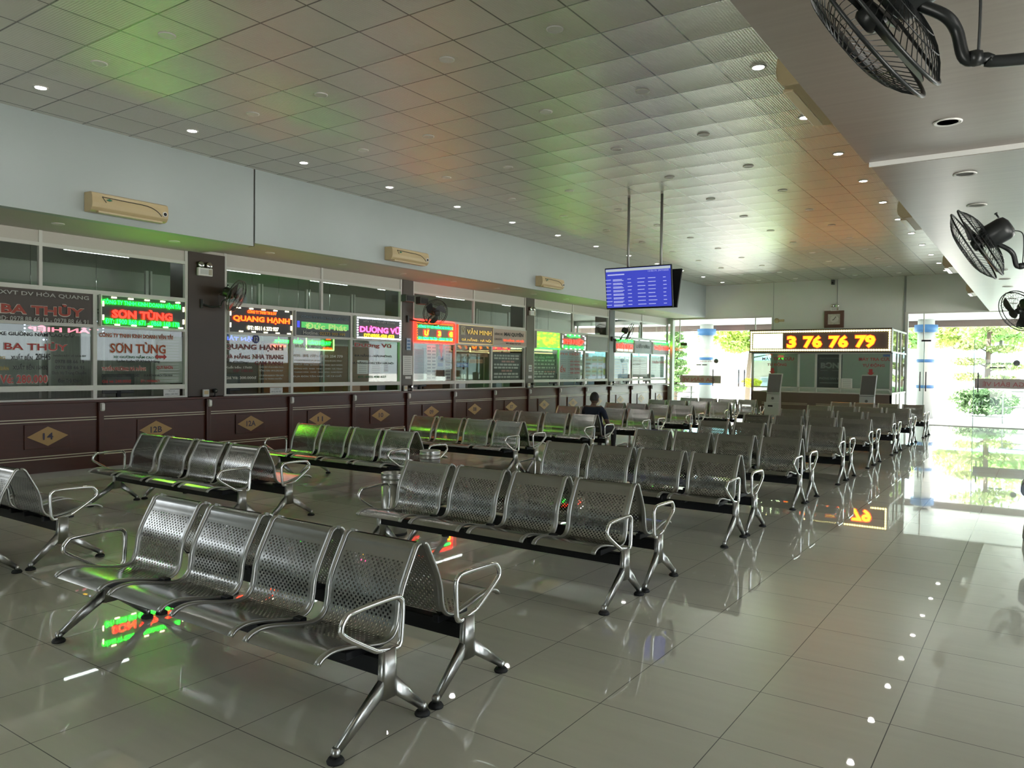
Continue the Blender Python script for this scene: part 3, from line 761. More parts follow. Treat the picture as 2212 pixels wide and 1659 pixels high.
for i, (y, nm) in enumerate(((7.68, '12B and 12A'), (12.52, '10 and 09'), (17.40, '07 and 06'), (22.2, '04 and 03'))):
    t = thing('counter_camera', 'counter webcam before the column between windows %s' % nm, 'camera', (-11.33, y, 1.09), group='counter cameras')
    MB().lathe([(.028, 0), (.028, .012), (.008, .02), (.008, .06)], (-11.34, y + .06, 1.09), n=12).build('stand', M_BLACK, t)
    MB().lathe([(.02, -.03), (.034, -.02), (.036, .03), (.02, .036)], (-11.34, y + .06, 1.185), (1, 0, 0), 16).build('housing', M_BLACK, t)
    MB().lathe([(.016, 0), (.016, .006)], (-11.304, y + .06, 1.185), (1, 0, 0), 12).build('lens', M_CHROME, t)
    b = thing('call_box', 'pale call box before the column between windows %s' % nm, 'box', (-11.34, y - .1, 1.09), group='counter call boxes')
    MB().box(-11.37, -11.33, y - .16, y - .05, 1.09, 1.21).build('case', mat('pale_grey_panel', (.55, .57, .56), .5), b, bevel=.006)
    MB().box(-11.33, -11.327, y - .145, y - .065, 1.13, 1.19).build('panel', M_BEIGE, b)

# text fitted on the glazing plane: (words, y0, y1, z centre, height, colour key)
SIGN_TEXT = {
 '14': [('HTXVT DV HÒA QUANG', 4.38, 5.68, 2.561, 0.076, 'w'), ('BA THỦY', 4.54, 5.61, 2.361, 0.16, 'r'), ('ĐD: 0978.88 66 19 - 0978.88 66 91', 4.48, 5.67, 2.214, 0.07, 'w')],
 '12B': [('CÔNG TY TNHH KINH DOANH VẬN TẢI', 5.87, 7.11, 2.533, 0.099, 'g'), ('SƠN TÙNG', 6.01, 6.97, 2.374, 0.149, 'r'), ('ĐT: 1900 868 671 - 0868 168 178', 5.91, 7.09, 2.249, 0.078, 'g')],
 '12A': [('CÔNG TY TNHH TM & DV', 8.37, 8.98, 2.552, 0.065, 'o'), ('QUANG HẠNH', 8.08, 9.28, 2.414, 0.123, 'o'), ('ĐT: 0511 6 272 927', 8.37, 9.03, 2.27, 0.07, 'w')],
 '11': [('CÔNG TY VẬN TẢI QUỐC TẾ', 9.54, 10.71, 2.538, 0.076, 'b'), ('Đức Phát', 9.64, 10.68, 2.371, 0.125, 'y'), ('Hotline:', 9.59, 9.96, 2.239, 0.07, 'w'), ('02373 999 999', 9.99, 10.64, 2.236, 0.063, 'y2')],
 '10': [('HTX VẬN TẢI KẾT ĐOÀN', 11.14, 12.05, 2.537, 0.062, 'w'), ('DƯƠNG VŨ', 11.04, 12.21, 2.388, 0.154, 'm'), ('DT:0905.438 622', 11.16, 12.04, 2.25, 0.077, 'y')],
 '09': [('CÔNG TY CỔ PHẦN XE KHÁCH', 12.81, 14.0, 2.532, 0.079, 'g'), ('Ư', 13.01, 13.15, 2.382, 0.124, 'y'), ('3', 13.48, 13.58, 2.38, 0.116, 'y'), ('G', 13.88, 14.0, 2.381, 0.119, 'y'), ('ĐT: 02363 786 786 - 02363 789 789', 12.81, 14.0, 2.257, 0.063, 'g')],
 '08': [('VĂN MINH', 14.55, 15.54, 2.489, 0.148, 'd'), ('ĐÀ NẴNG - HÀ NỘI', 14.34, 15.53, 2.283, 0.096, 'd')],
 '07': [('HÃNG XE', 15.68, 16.02, 2.475, 0.059, 'k'), ('MAI QUYÊN', 16.1, 16.98, 2.483, 0.133, 'k'), ('CUNG ĐƯỜNG', 15.68, 16.02, 2.349, 0.07, 'k'), ('ĐÀ NẴNG - HÀ NỘI', 16.07, 17.01, 2.326, 0.091, 'r'), ('ĐT: 02363 767 679', 16.19, 16.86, 2.247, 0.042, 'k')],
 '05': [('VẬN TẢI', 19.29, 20.03, 2.573, 0.082, 'g'), ('PHI HIỆP', 19.09, 20.27, 2.402, 0.204, 'r'), ('ĐT: 02363 678 678', 19.12, 20.29, 2.236, 0.068, 'g')],
 '03': [('CÔNG TY VẬN TẢI', 22.45, 23.62, 2.551, 0.092, 'g'), ('PHÁT SƠN', 22.46, 23.62, 2.375, 0.199, 'r'), ('0905 185 185', 22.5, 23.63, 2.238, 0.061, 'w')],
 '02': [('HẢI VÂN', 23.98, 25.03, 2.41, 0.144, 'k')],
 '01': [('CÔNG TY VẬN TẢI', 25.42, 26.61, 2.563, 0.083, 'g'), ('THUẬN THẢO', 25.42, 26.66, 2.387, 0.184, 'r')],
}
DECAL_TEXT = {
 '14': [('XE GIƯỜNG NẰM CAO CẤP', 4.55, 5.53, 2.025, 0.077, 'k'), ('BA THỦY', 4.62, 5.43, 1.855, 0.121, 'r'), ('XUẤT BẾN', 4.7, 4.97, 1.701, 0.088, 'k'), ('20H45', 5.01, 5.2, 1.706, 0.09, 'k'), ('XUẤT BẾN 15H30', 4.72, 5.16, 1.568, 0.083, 'k'), ('NẴNG', 4.44, 4.63, 1.696, 0.062, 'y'), ('DÂN', 4.57, 4.67, 1.548, 0.062, 'y'), ('Vé: 280.000', 4.57, 5.16, 1.397, 0.114, 'r'), ('NHẬN ĐẶT VÉ QUA ĐT', 5.24, 5.69, 1.725, 0.04, 'k'), ('0978 88 66 19', 5.26, 5.66, 1.644, 0.052, 'k'), ('0978 88 66 91', 5.26, 5.66, 1.559, 0.053, 'k'), ('Dịch Vụ Trung Chuyển', 5.22, 5.69, 1.482, 0.066, 'k'), ('Đón Trả Khách', 5.3, 5.63, 1.373, 0.06, 'k')],
 '12B': [('CÔNG TY TNHH KINH DOANH VẬN TẢI', 5.88, 7.04, 2.046, 0.092, 'o'), ('SƠN TÙNG', 6.04, 6.92, 1.87, 0.171, 'o'), ('XE GIƯỜNG NẰM CAO CẤP', 6.09, 6.86, 1.731, 0.056, 'g'), ('Luôn Luôn Vì Khách Hàng', 6.14, 6.82, 1.657, 0.049, 'k'), ('TUYẾN ĐƯỜNG: ĐÀ NẴNG', 5.92, 6.59, 1.556, 0.077, 'r'), ('QUY NHƠN', 6.77, 7.04, 1.567, 0.066, 'r'), ('GIỜ XUẤT BẾN', 5.91, 6.22, 1.444, 0.049, 'k'), ('16H00', 6.28, 6.36, 1.444, 0.042, 'k'), ('20H05', 6.4, 6.49, 1.443, 0.043, 'k'), ('ĐƯA ĐÓN KHÁCH TẬN NHÀ', 6.56, 7.04, 1.443, 0.051, 'k'), ('Giá vé: 240.000đ', 5.92, 6.36, 1.357, 0.049, 'r'), ('ĐT: 1900868671', 6.51, 6.82, 1.356, 0.043, 'r')],
 '12A': [('QUANG HẠNH', 7.98, 9.21, 1.927, 0.114, 'm'), ('ĐÀ NẴNG', 8.0, 8.5, 1.774, 0.087, 'm'), ('NHA TRANG', 8.56, 9.22, 1.77, 0.075, 'm'), ('Xe Giường:', 8.01, 8.47, 1.663, 0.064, 'k'), ('CAM RANH', 8.6, 9.21, 1.658, 0.067, 'm'), ('Xuất bến: 17h00', 8.0, 8.54, 1.583, 0.048, 'w'), ('VIP 18h30', 8.15, 8.56, 1.519, 0.048, 'm'), ('Giá Vé: 300.000đ', 8.0, 8.63, 1.399, 0.048, 'w'), ('NHẬN ĐẶT VÉ QUA ĐIỆN THOẠI', 8.69, 9.22, 1.587, 0.033, 'w'), ('TỔNG ĐÀI: 0915.292.927', 8.69, 9.21, 1.529, 0.042, 'w'), ('CÓ ĐÓN KHÁCH TẬN NƠI', 8.69, 9.22, 1.437, 0.042, 'w'), ('DỊCH VỤ TRUNG CHUYỂN', 8.69, 9.19, 1.379, 0.042, 'w')],
 '11': [('NHÀ XE MINH', 9.49, 10.12, 1.996, 0.079, 'w'), ('0905 185 779 - 0935 254 779', 9.43, 10.67, 1.807, 0.053, 'w'), ('CHUYÊN ĐẶT VÉ XE: KHÁCH HÀNG ĐI CÁC TỈNH', 9.49, 10.64, 1.719, 0.035, 'w'), ('TAM KỲ  7H00  QUẢNG NGÃI  8H00  QUY NHƠN', 9.46, 10.66, 1.639, 0.036, 'w'), ('ĐỒNG HỚI  9H00  VINH  13H00  HÀ TĨNH', 9.46, 10.66, 1.568, 0.035, 'w'), ('THANH HÓA  15H00  NINH BÌNH  NAM ĐỊNH', 9.46, 10.66, 1.497, 0.035, 'w'), ('ĐƯA ĐÓN TẬN NHÀ - VÉ 7,8 CHỖ', 9.44, 10.64, 1.421, 0.053, 'w')],
 '10': [('Dương Vũ', 10.99, 12.05, 2.046, 0.105, 'r'), ('ĐÀ NẴNG - HẢI PHÒNG', 10.99, 12.07, 1.844, 0.058, 'k'), ('ĐÀ NẴNG-SƠN TÂY HÀ NỘI', 10.88, 12.13, 1.69, 0.062, 'k'), ('ĐT: 0905.438 622', 11.09, 11.91, 1.402, 0.048, 'g')],
 '08': [('CHỢ XUẤT BẾN', 14.54, 15.14, 2.036, 0.056, 'r')],
 '05': [('PHI HIỆP', 19.07, 20.18, 2.043, 0.109, 'r'), ('BẾN', 18.98, 19.35, 1.613, 0.214, 'r'), ('ĐÀ NẴNG', 19.64, 20.19, 1.837, 0.069, 'r'), ('QUY NHƠN', 19.64, 20.19, 1.727, 0.069, 'r'), ('NHA TRANG', 19.64, 20.2, 1.603, 0.069, 'r'), ('SÀI GÒN', 19.65, 20.2, 1.493, 0.069, 'r')],
 '01': [('THUẬN THẢO', 25.41, 26.56, 1.874, 0.117, 'r')],
}

# ------------------------------------------------------------------ signs over the ticket windows
def glow(name, col, s): return mat(name, tuple(c * .6 for c in col), .5, emit=col, estr=s)
G_GREEN = glow('led_green', (.001, 1.0, .010), 34); G_RED = glow('led_red', (1.0, .008, .004), 9); G_ORANGE = glow('led_orange', (1.0, .035, .002), 8)
G_WHITE = glow('led_warm_white', (1.0, .90, .55), 6); G_COOL = glow('led_cool_white', (.86, .92, 1.0), 6); G_MAG = glow('led_magenta', (1.0, .05, .28), 5)
G_YEL = glow('led_yellow', (1.0, .55, .01), 4); G_DIMG = glow('dim_green_letters', (.42, .62, .20), .55); G_BLUE = glow('led_blue', (.08, .12, 1.0), 1.65)
K_WHITE = mat('pale_grey_letters', (.42, .42, .39), .6); K_RED = mat('faded_red_letters', (.36, .06, .04), .6); K_BLUE = mat('slate_blue_letters', (.10, .16, .22), .6)
K_YEL = mat('ochre_letters', (.42, .29, .06), .6); K_GOLD = mat('gold_letters', (.55, .42, .12), .25, .8); K_BLACK = mat('black_letters', (.025, .025, .03), .6)
K_GREEN = mat('green_letters', (.05, .17, .08), .6); K_MAR = mat('maroon_letters', (.17, .03, .04), .6); K_ORED = mat('orange_red_letters', (.38, .07, .02), .6)
K_LINE = mat('pale_outline', (.60, .56, .50), .6)
SIGN_FRAME = M_ALU
def sign_box(label, y0, y1, z0, z1, pm, group='ticket window signs', frame=None, d=.05):
    t = thing('shop_sign', label, 'sign', (XG, (y0 + y1) / 2, z0), group=group)
    MB().box(XG + .001, XG + d, y0, y1, z0, z1).build('panel', pm, t)
    fm = MB(); k = .016
    for a, b, c, e in ((y0 - k, y1 + k, z1, z1 + k), (y0 - k, y1 + k, z0 - k, z0), (y0 - k, y0, z0, z1), (y1, y1 + k, z0, z1)): fm.box(XG, XG + d + .012, a, b, c, e)
    fm.build('frame', frame or SIGN_FRAME, t)
    return t
def sign_text(t, items, mats, d=.05, outline=None, stand=.016, name='lettering', thick={}):
    by = {}
    for s_, a, b, z, h, c in items: by.setdefault(c, []).append((s_, a, b, z, h))
    for c, L_ in by.items():
        for s_, a, b, z, h in L_:
            MB().text(s_, (XG + d + stand, (a + b) / 2, z), UY, UZ, b - a, h, off=thick.get(c, .015)).build(name, mats[c], t)
            if outline and c in outline: MB().text(s_, (XG + d + stand - .004, (a + b) / 2, z), UY, UZ, b - a + .02, h + .02, off=.05).build('letter_outline', outline[c], t)
def dashes(t, y0, y1, z0, z1, n, nv, m, d=.05, ln=.075, th=.018):
    q = MB()
    for i in range(n):
        y = y0 + (y1 - y0) * (i + .62) / n
        for z in (z0, z1): 
            yy = y + (.05 if z == z0 else 0)
            q.box(XG + d, XG + d + .012, yy - ln / 2, min(y1, yy + ln / 2), z - th / 2, z + th / 2)
    for i in range(nv):
        z = z0 + (z1 - z0) * (i + .5) / nv
        for y in (y0, y1): q.box(XG + d, XG + d + .012, y - th / 2, y + th / 2, z - ln / 2, z + ln / 2)
    q.build('border_lights', m, t)
def dots(t, y0, y1, z0, z1, step, m, d=.05, r=.016):
    q = MB(); pts = []
    ny = max(2, int((y1 - y0) / step)); nz = max(2, int((z1 - z0) / step))
    for i in range(ny + 1): pts += [(y0 + (y1 - y0) * i / ny, z0), (y0 + (y1 - y0) * i / ny, z1)]
    for i in range(1, nz): pts += [(y0, z0 + (z1 - z0) * i / nz), (y1, z0 + (z1 - z0) * i / nz)]
    for y, z in pts: q.lathe([(r, 0), (r * .8, .012)], (XG + d, y, z), (1, 0, 0), 8)
    q.build('border_lights', m, t)
P_DBROWN = mat('dark_brown_panel', (.045, .030, .020), .4); P_BLACK = mat('black_sign_panel', (.022, .022, .022), .4); P_SLATE = mat('dark_slate_panel', (.035, .045, .05), .35)
P_CREAM = mat('cream_sign_panel', (.50, .40, .33), .5); P_TAUPE = mat('taupe_sign_panel', (.17, .13, .115), .35); P_GREY = mat('grey_sign_panel', (.26, .27, .26), .5); P_GREYB = mat('cool_grey_sign_panel', (.30, .32, .33), .5)

t = sign_box('unlit brown sign with big red BA THỦY lettering over window 14', 4.30, 5.74, 2.185, 2.625, P_DBROWN)
sign_text(t, SIGN_TEXT['14'], dict(w=K_WHITE, r=K_RED), outline=dict(r=K_LINE), thick=dict(r=.035))
t = sign_box('green and red lit SƠN TÙNG sign over window 12B', 5.87, 7.20, 2.185, 2.62, P_BLACK)
sign_text(t, SIGN_TEXT['12B'], dict(g=G_GREEN, r=G_RED), thick=dict(r=.05, g=.02), stand=.022)
dashes(t, 5.89, 7.17, 2.20, 2.60, 5, 2, G_WHITE)
t = sign_box('black sign with orange lit QUANG HẠNH letters over window 12A', 8.02, 9.34, 2.185, 2.62, P_BLACK)
sign_text(t, SIGN_TEXT['12A'], dict(o=G_ORANGE, w=G_WHITE), thick=dict(o=.045))
dashes(t, 8.04, 9.32, 2.20, 2.60, 5, 2, G_WHITE)
t = sign_box('dark slate Đức Phát sign with a blurred green band over window 11', 9.43, 10.79, 2.185, 2.62, P_SLATE)
sign_text(t, SIGN_TEXT['11'], dict(b=K_BLUE, y=G_DIMG, w=K_WHITE, y2=K_YEL), thick=dict(y=.03))
q = MB().box(XG + .0505, XG + .053, 9.56, 10.74, 2.33, 2.44).build('light_band', glow('soft_green_band', (.10, .55, .14), .5), t)
MB().box(XG + .0505, XG + .053, 9.46, 9.52, 2.33, 2.45).build('blue_light', glow('dim_blue_light', (.06, .08, .9), .6), t)
t = sign_box('DƯƠNG VŨ sign with pink letters inside white bulb dots over window 10', 10.95, 12.26, 2.185, 2.62, P_SLATE)
sign_text(t, SIGN_TEXT['10'], dict(w=K_WHITE, m=G_MAG, y=G_YEL), thick=dict(m=.035, y=.03))
dots(t, 10.99, 12.23, 2.20, 2.60, .045, G_COOL)
t = sign_box('red bordered sign with yellow Ư, 3 and G letters over window 09', 12.74, 14.06, 2.185, 2.63, P_TAUPE, frame=G_RED)
sign_text(t, SIGN_TEXT['09'], dict(g=glow('led_teal', (.004, 1.0, .08), 10), y=G_YEL), thick=dict(y=.06, g=.03), stand=.018)
for s_, a, b, z, h, c in SIGN_TEXT['09']:
    if c == 'y': MB().text(s_, (XG + .058, (a + b) / 2, z), UY, UZ, b - a + .05, h + .05, off=.12).build('letter_outline', G_RED, t)
dots(t, 12.775, 14.03, 2.215, 2.60, .05, G_ORANGE, r=.013)
t = sign_box('taupe VĂN MINH sign with gold letters and gold frame over window 08', 14.24, 15.61, 2.20, 2.62, P_TAUPE, frame=mat('gold_frame', (.62, .52, .30), .3, .6))
sign_text(t, SIGN_TEXT['08'], dict(d=K_GOLD), thick=dict(d=.02))
MB().prism([(-.085, -.10), (.085, -.10), (.085, .10), (-.085, .10)], (XG + .05, 14.41, 2.495), UY, UZ, (.008, 0, 0)).build('emblem_plate', mat('champagne_plate', (.42, .38, .27), .4), t)
MB().tube([(XG + .06, 14.36, 2.55), (XG + .06, 14.41, 2.45), (XG + .06, 14.46, 2.55)], .007, 5).tube([(XG + .06, 14.37, 2.565), (XG + .06, 14.45, 2.565)], .005, 5).build('emblem', K_GOLD, t)
t = sign_box('cream MAI QUYÊN sign with black and red letters over window 07', 15.66, 17.12, 2.19, 2.60, P_CREAM)
sign_text(t, SIGN_TEXT['07'], dict(k=K_BLACK, r=glow('red_orange_letters', (1.0, .10, .03), .8)), thick=dict(k=.03, r=.03))
# the blank glowing panel: colour bands drift from orange at its left end to lime
def lime_panel():
    m = bpy.data.materials.new('lime_glow_panel'); m.use_nodes = True
    N, L = nodes_of(m); b = N['Principled BSDF']
    tc = N.new('ShaderNodeTexCoord'); mp = N.new('ShaderNodeMapping'); mp.inputs['Scale'].default_value = (1, 1, 3)
    nt = N.new('ShaderNodeTexNoise'); nt.inputs['Scale'].default_value = 3.5; cr = N.new('ShaderNodeValToRGB')
    L.new(tc.outputs['Object'], mp.inputs[0]); L.new(mp.outputs[0], nt.inputs['Vector']); L.new(nt.outputs['Fac'], cr.inputs[0])
    e = cr.color_ramp.elements; e[0].position = .3; e[0].color = (.75, .35, .02, 1); e[1].position = .55; e[1].color = (.22, .9, .05, 1)
    x = e.new(.42); x.color = (.55, .72, .04, 1)
    L.new(cr.outputs[0], b.inputs['Base Color']); L.new(cr.outputs[0], b.inputs['Emission Color']); b.inputs['Emission Strength'].default_value = .85
    return m
t = sign_box('blank glowing lime green sign panel over window 06', 17.66, 18.88, 2.19, 2.62, lime_panel())
MB().box(XG + .05, XG + .066, 17.8, 18.9, 2.165, 2.185).build('light_bar', G_GREEN, t)
t = sign_box('PHI HIỆP sign with red lit letters and white dash lights over window 05', 19.02, 20.38, 2.17, 2.61, P_TAUPE)
sign_text(t, SIGN_TEXT['05'], dict(g=G_GREEN, r=G_RED), thick=dict(r=.05, g=.03))
dashes(t, 19.04, 20.36, 2.19, 2.59, 5, 3, G_COOL)
t = sign_box('faded plain grey sign over window 04', 20.52, 21.85, 2.18, 2.61, P_GREY)
MB().text('VẬN TẢI', (XG + .055, 21.2, 2.53), UY, UZ, .5, .06).build('lettering', mat('faded_grey_letters', (.34, .35, .34), .6), t)
t = sign_box('PHÁT SƠN sign with green line over red letters over window 03', 22.40, 23.70, 2.16, 2.59, P_TAUPE)
sign_text(t, SIGN_TEXT['03'], dict(g=G_GREEN, r=G_RED, w=G_WHITE), thick=dict(r=.05, g=.04, w=.03))
t = sign_box('grey HẢI VÂN sign with dull grey letters over window 02', 23.82, 25.18, 2.17, 2.58, P_GREYB)
sign_text(t, SIGN_TEXT['02'], dict(k=mat('dull_grey_letters', (.16, .17, .18), .6)), thick=dict(k=.04))
t = sign_box('THUẬN THẢO sign with short green line and red letters over window 01', 25.30, 26.66, 2.17, 2.57, P_GREYB)
sign_text(t, SIGN_TEXT['01'], dict(g=G_GREEN, r=G_RED), thick=dict(r=.05, g=.04))

# lettering stuck on the panes below the signs
DM = dict(k=K_BLACK, r=mat('red_vinyl', (.40, .035, .03), .5), o=K_ORED, g=K_GREEN, m=K_MAR, w=mat('white_vinyl', (.55, .52, .48), .6), y=K_YEL)
for num, items in DECAL_TEXT.items():
    t = thing('window_lettering', 'coloured vinyl lettering on the glass pane of window %s' % num, 'lettering', (XG - .03, (items[0][1] + items[0][2]) / 2, 1.5), group='lettering on the ticket windows')
    by = {}
    for s_, a, b, z, h, c in items: by.setdefault(c, []).append((s_, a, b, z, h))
    for c, L_ in by.items():
        for s_, a, b, z, h in L_:
            MB().text(s_, (XG - .033, (a + b) / 2, z), UY, UZ, b - a, h, off=.02).build('lettering', DM[c], t)
            if c in 'rmo' and h > .07: MB().text(s_, (XG - .0355, (a + b) / 2, z), UY, UZ, b - a + .018, h + .018, off=.045).build('letter_outline', K_LINE, t)
    if num == '12B':
        MB().prism([(-.1, 0), (-.05, .045), (-.05, .02), (.05, .02), (.05, .045), (.1, 0), (.05, -.045), (.05, -.02), (-.05, -.02), (-.05, -.045)], (XG - .033, 6.84, 1.735), UY, UZ, (.001, 0, 0)).build('arrow', DM['r'], t)
    if num == '12A':
        MB().lathe([(.075, 0), (.075, .001)], (XG - .034, 8.62, 2.08), (1, 0, 0), 24).build('number_disc', mat('navy_disc', (.02, .03, .14), .5), t)
        MB().text('12', (XG - .031, 8.62, 2.08), UY, UZ, .085, .085, off=.03).build('number', K_WHITE, t)

# ------------------------------------------------------------------ inside the ticket offices
def led_strip(label, x, y0, y1, z, m):
    t = thing('tube_light', label, 'light', (x, (y0 + y1) / 2, z), group='office tube lights')
    MB().box(x - .04, x + .04, y0, y1, z, z + .05).build('batten', M_WHITE, t)
    MB().tube([(x, y0 + .03, z - .012), (x, y1 - .03, z - .012)], .016, 8).build('tube', m, t)
G_TUBE = glow('tube_glow', (.93, 1.0, .97), 11.00)
for y0, y1, nm in ((5.95, 7.05, '12B'), (8.6, 9.7, '12A'), (10.9, 12.0, '10'), (12.9, 14.1, '09'), (15.0, 16.2, '08'), (17.9, 19.1, '06'), (20.6, 21.8, '04'), (24.0, 25.2, '02')):
    led_strip('white tube light in the office ceiling row extended for brightness, behind window %s' % nm, -12.7, y0, y1, 3.43, G_TUBE)  # a few tubes are seen; the others are added to brighten the offices
def office_panel(label, y0, y1, m, z0=0.0, z1=2.10, x=-12.95, frame=None, name='office_partition', cat='partition'):
    t = thing(name, label, cat, (x, (y0 + y1) / 2, z0), group='office back partitions')
    MB().box(x - .03, x, y0, y1, z0, z1).build('board', m, t)
    fm = MB()
    for y in (y0 + .02, (y0 + y1) / 2, y1 - .02): fm.box(x, x + .02, y - .02, y + .02, z0, z1)
    fm.box(x, x + .02, y0, y1, z1 - .04, z1).build('frame', frame or M_ALU, t)
    return t
W_ORANGE = mat('orange_wood', (.36, .13, .04), .4, noise=.25, nscale=4, stretch=(1, 1, 8)); W_TAN = mat('tan_wood', (.34, .20, .11), .45, noise=.2, nscale=4, stretch=(1, 1, 8)); W_DARK = mat('dark_wood', (.10, .065, .04), .45, noise=.2, nscale=4)
CURT = mat('grey_curtain', (.40, .40, .37), .8, noise=.35, nscale=6, stretch=(1, 6, .3))
office_panel('grey curtained partition behind window 14', 3.9, 5.75, CURT)
office_panel('grey curtained partition behind window 12B', 5.85, 7.6, CURT)
office_panel('dark brown partition behind window 12A', 8.0, 9.85, W_DARK, frame=W_TAN)
office_panel('orange wood partition behind window 11', 9.9, 11.45, W_ORANGE, frame=W_DARK)
office_panel('tan wood partition with pale frame behind window 10', 11.5, 13.1, W_TAN)
office_panel('white partition behind window 09', 13.2, 14.75, mat('white_board', (.68, .70, .70), .5))
office_panel('tan and dark wood shelving behind window 08', 14.8, 16.5, W_TAN, frame=W_DARK)
office_panel('dull green partition behind window 07', 16.6, 18.2, mat('dull_green_board', (.16, .20, .18), .5))
office_panel('dull green partition behind window 06', 18.3, 20.0, mat('dull_green_board', (.16, .20, .18), .5))
office_panel('pale grey partition behind window 05', 20.05, 21.7, mat('pale_grey_board', (.46, .49, .51), .5))
office_panel('pale blue partition behind window 04', 21.75, 23.3, mat('pale_blue_board', (.44, .54, .64), .5))
office_panel('light blue partition behind window 03', 23.4, 24.9, mat('light_blue_board', (.36, .50, .68), .5))
office_panel('pinkish partition behind window 02', 24.95, 25.9, mat('pink_grey_board', (.50, .42, .42), .5))
office_panel('pale green partition behind window 01', 25.95, 26.7, mat('pale_green_board', (.45, .56, .52), .5))
# upper glazed back partitions, visible through the high panes
ub = MB()
for y in (8.6, 9.9, 11.3, 12.7, 14.2, 16.0, 17.8, 19.6, 21.4): ub.box(-14.93, -14.87, y - .03, y + .03, 2.1, 3.49).box(-14.93, -14.87, y + .07, y + .11, 2.1, 3.49)
ub.box(-14.95, -14.9, 7.9, 22.5, 2.1, 2.15)
tag(ub.build('glazed_screen', M_ALU), 'row of pale framed high glazing at the back of the ticket offices', 'screen')
bn = thing('banner', 'grey green PHI HIỆP banner on the back wall behind window 12B', 'banner', (-15.38, 7.0, 2.2))
MB().box(-15.395, -15.38, 5.2, 9.0, 2.1, 3.12).build('sheet', mat('grey_green_banner', (.36, .42, .34), .6), bn)
MB().text('PHI HIỆP', (-15.375, 7.35, 2.62), UY, UZ, 1.25, .26, off=.03).text('CÔNG TY TNHH VT & DV DL', (-15.375, 7.3, 2.94), UY, UZ, 1.5, .10).build('lettering', mat('grey_green_letters', (.14, .17, .13), .7), bn)
MB().sphere((-15.37, 5.7, 2.35), .3, 16, 8, (.03, 1, .7)).sphere((-15.37, 6.3, 2.35), .3, 16, 8, (.03, 1, .7)).box(-15.38, -15.36, 8.2, 8.7, 2.15, 2.75).build('bus_picture', mat('banner_grey_picture', (.20, .24, .19), .7), bn)
# lit signs that face the other side of the office and read backwards from here
def back_sign(label, y0, y1, z0, z1, x, items, dot=None, frame=None, pm=None):
    t = thing('reversed_sign', label, 'sign', (x, (y0 + y1) / 2, z0), group='reversed signs behind the ticket windows')
    for y in (y0 + .1, y1 - .1): MB().tube([(x - .03, y, z0), (x - .03, y, 3.5)], .006, 6).build('hanger', M_CHROME, t)
    if pm: MB().box(x - .02, x - .01, y0, y1, z0, z1).build('panel', pm, t)
    for s_, yc, zc, wd, h, m in items: MB().text(s_, (x, yc, zc), -UY, UZ, wd, h, off=.03).build('lettering', m, t)
    if dot:
        q = MB(); n = int((y1 - y0) / .055); k = int((z1 - z0) / .055)
        for i in range(n + 1):
            for z in (z0, z1): q.lathe([(.014, 0), (.014, .01)], (x, y0 + (y1 - y0) * i / n, z), (1, 0, 0), 6)
        for i in range(k + 1):
            for y in (y0, y1): q.lathe([(.014, 0), (.014, .01)], (x, y, z0 + (z1 - z0) * i / k), (1, 0, 0), 6)
        q.build('border_lights', dot, t)
    if frame:
        q = MB()
        for z in (z0, z1): q.box(x, x + .01, y0, y1, z - .012, z + .012)
        for y in (y0, y1): q.box(x, x + .01, y - .012, y + .012, z0, z1)
        q.build('neon_frame', frame, t)
G_PINK = glow('led_pink', (1.0, .22, .30), 1.21); G_BW = glow('led_blue_white', (.62, .70, 1.0), 2.20)
back_sign('reversed pink TÂN HIỆP sign in blue white dots behind windows 14 and 12B', 5.62, 6.85, 1.99, 2.33, -13.2, [('TÂN HIỆP', 6.22, 2.16, 1.1, .12, G_PINK), ('VẬN TẢI', 6.25, 2.28, .7, .05, G_YEL)], dot=G_BW)
back_sign('blue glowing lettering behind the pane of window 12A', 9.0, 9.75, 2.0, 2.25, -12.9, [('VẬN TẢI', 9.4, 2.13, .66, .11, G_BLUE)])
back_sign('pale blue reversed lettering at the left edge of window 12A', 8.45, 8.9, 2.1, 2.3, -12.9, [('VINH', 8.68, 2.18, .28, .09, G_BW), ('VẬN TẢI KHÁCH', 8.72, 2.27, .4, .03, G_BW)])
back_sign('reversed green lettering in the left half of window 11', 10.2, 10.9, 2.0, 2.2, -12.9, [('VẬN TẢI HÀNH KHÁCH', 10.55, 2.12, .72, .08, G_GREEN), ('PHÍA NAM', 10.3, 2.02, .32, .05, G_ORANGE)])
back_sign('green neon framed reversed sign in the right half of window 11', 10.98, 11.75, 1.96, 2.28, -12.88, [('THUẬN CHÂU', 11.36, 2.11, .62, .11, G_GREEN), ('XE', 11.6, 2.22, .12, .06, G_ORANGE), ('GIƯỜNG', 11.58, 2.0, .26, .045, G_ORANGE)], frame=glow('lime_neon', (.45, 1.0, .25), 1.65), pm=mat('olive_panel', (.22, .26, .10), .5))
back_sign('red neon lettering above a yellow strip behind window 07', 17.2, 18.7, 2.06, 2.36, -12.6, [('LIMOUSINE', 17.95, 2.2, 1.4, .17, glow('neon_red', (1.0, .05, .08), 1.38))])
back_sign('lime light bar with red end behind window 06', 19.2, 20.4, 2.1, 2.3, -12.6, [('O', 19.28, 2.18, .14, .13, glow('neon_red', (1.0, .05, .08), 1.38))])
tt = thing('light_bar', 'long lime green and yellow light bar across the top of window 06', 'light', (-12.58, 19.9, 2.1))
MB().box(-12.6, -12.58, 19.45, 20.5, 2.14, 2.22).build('green_tube', glow('lime_neon', (.45, 1.0, .25), 1.65), tt)
MB().tube([(-12.59, 19.6, 2.2), (-12.59, 19.6, 3.5)], .006, 6).build('hanger', M_CHROME, tt)
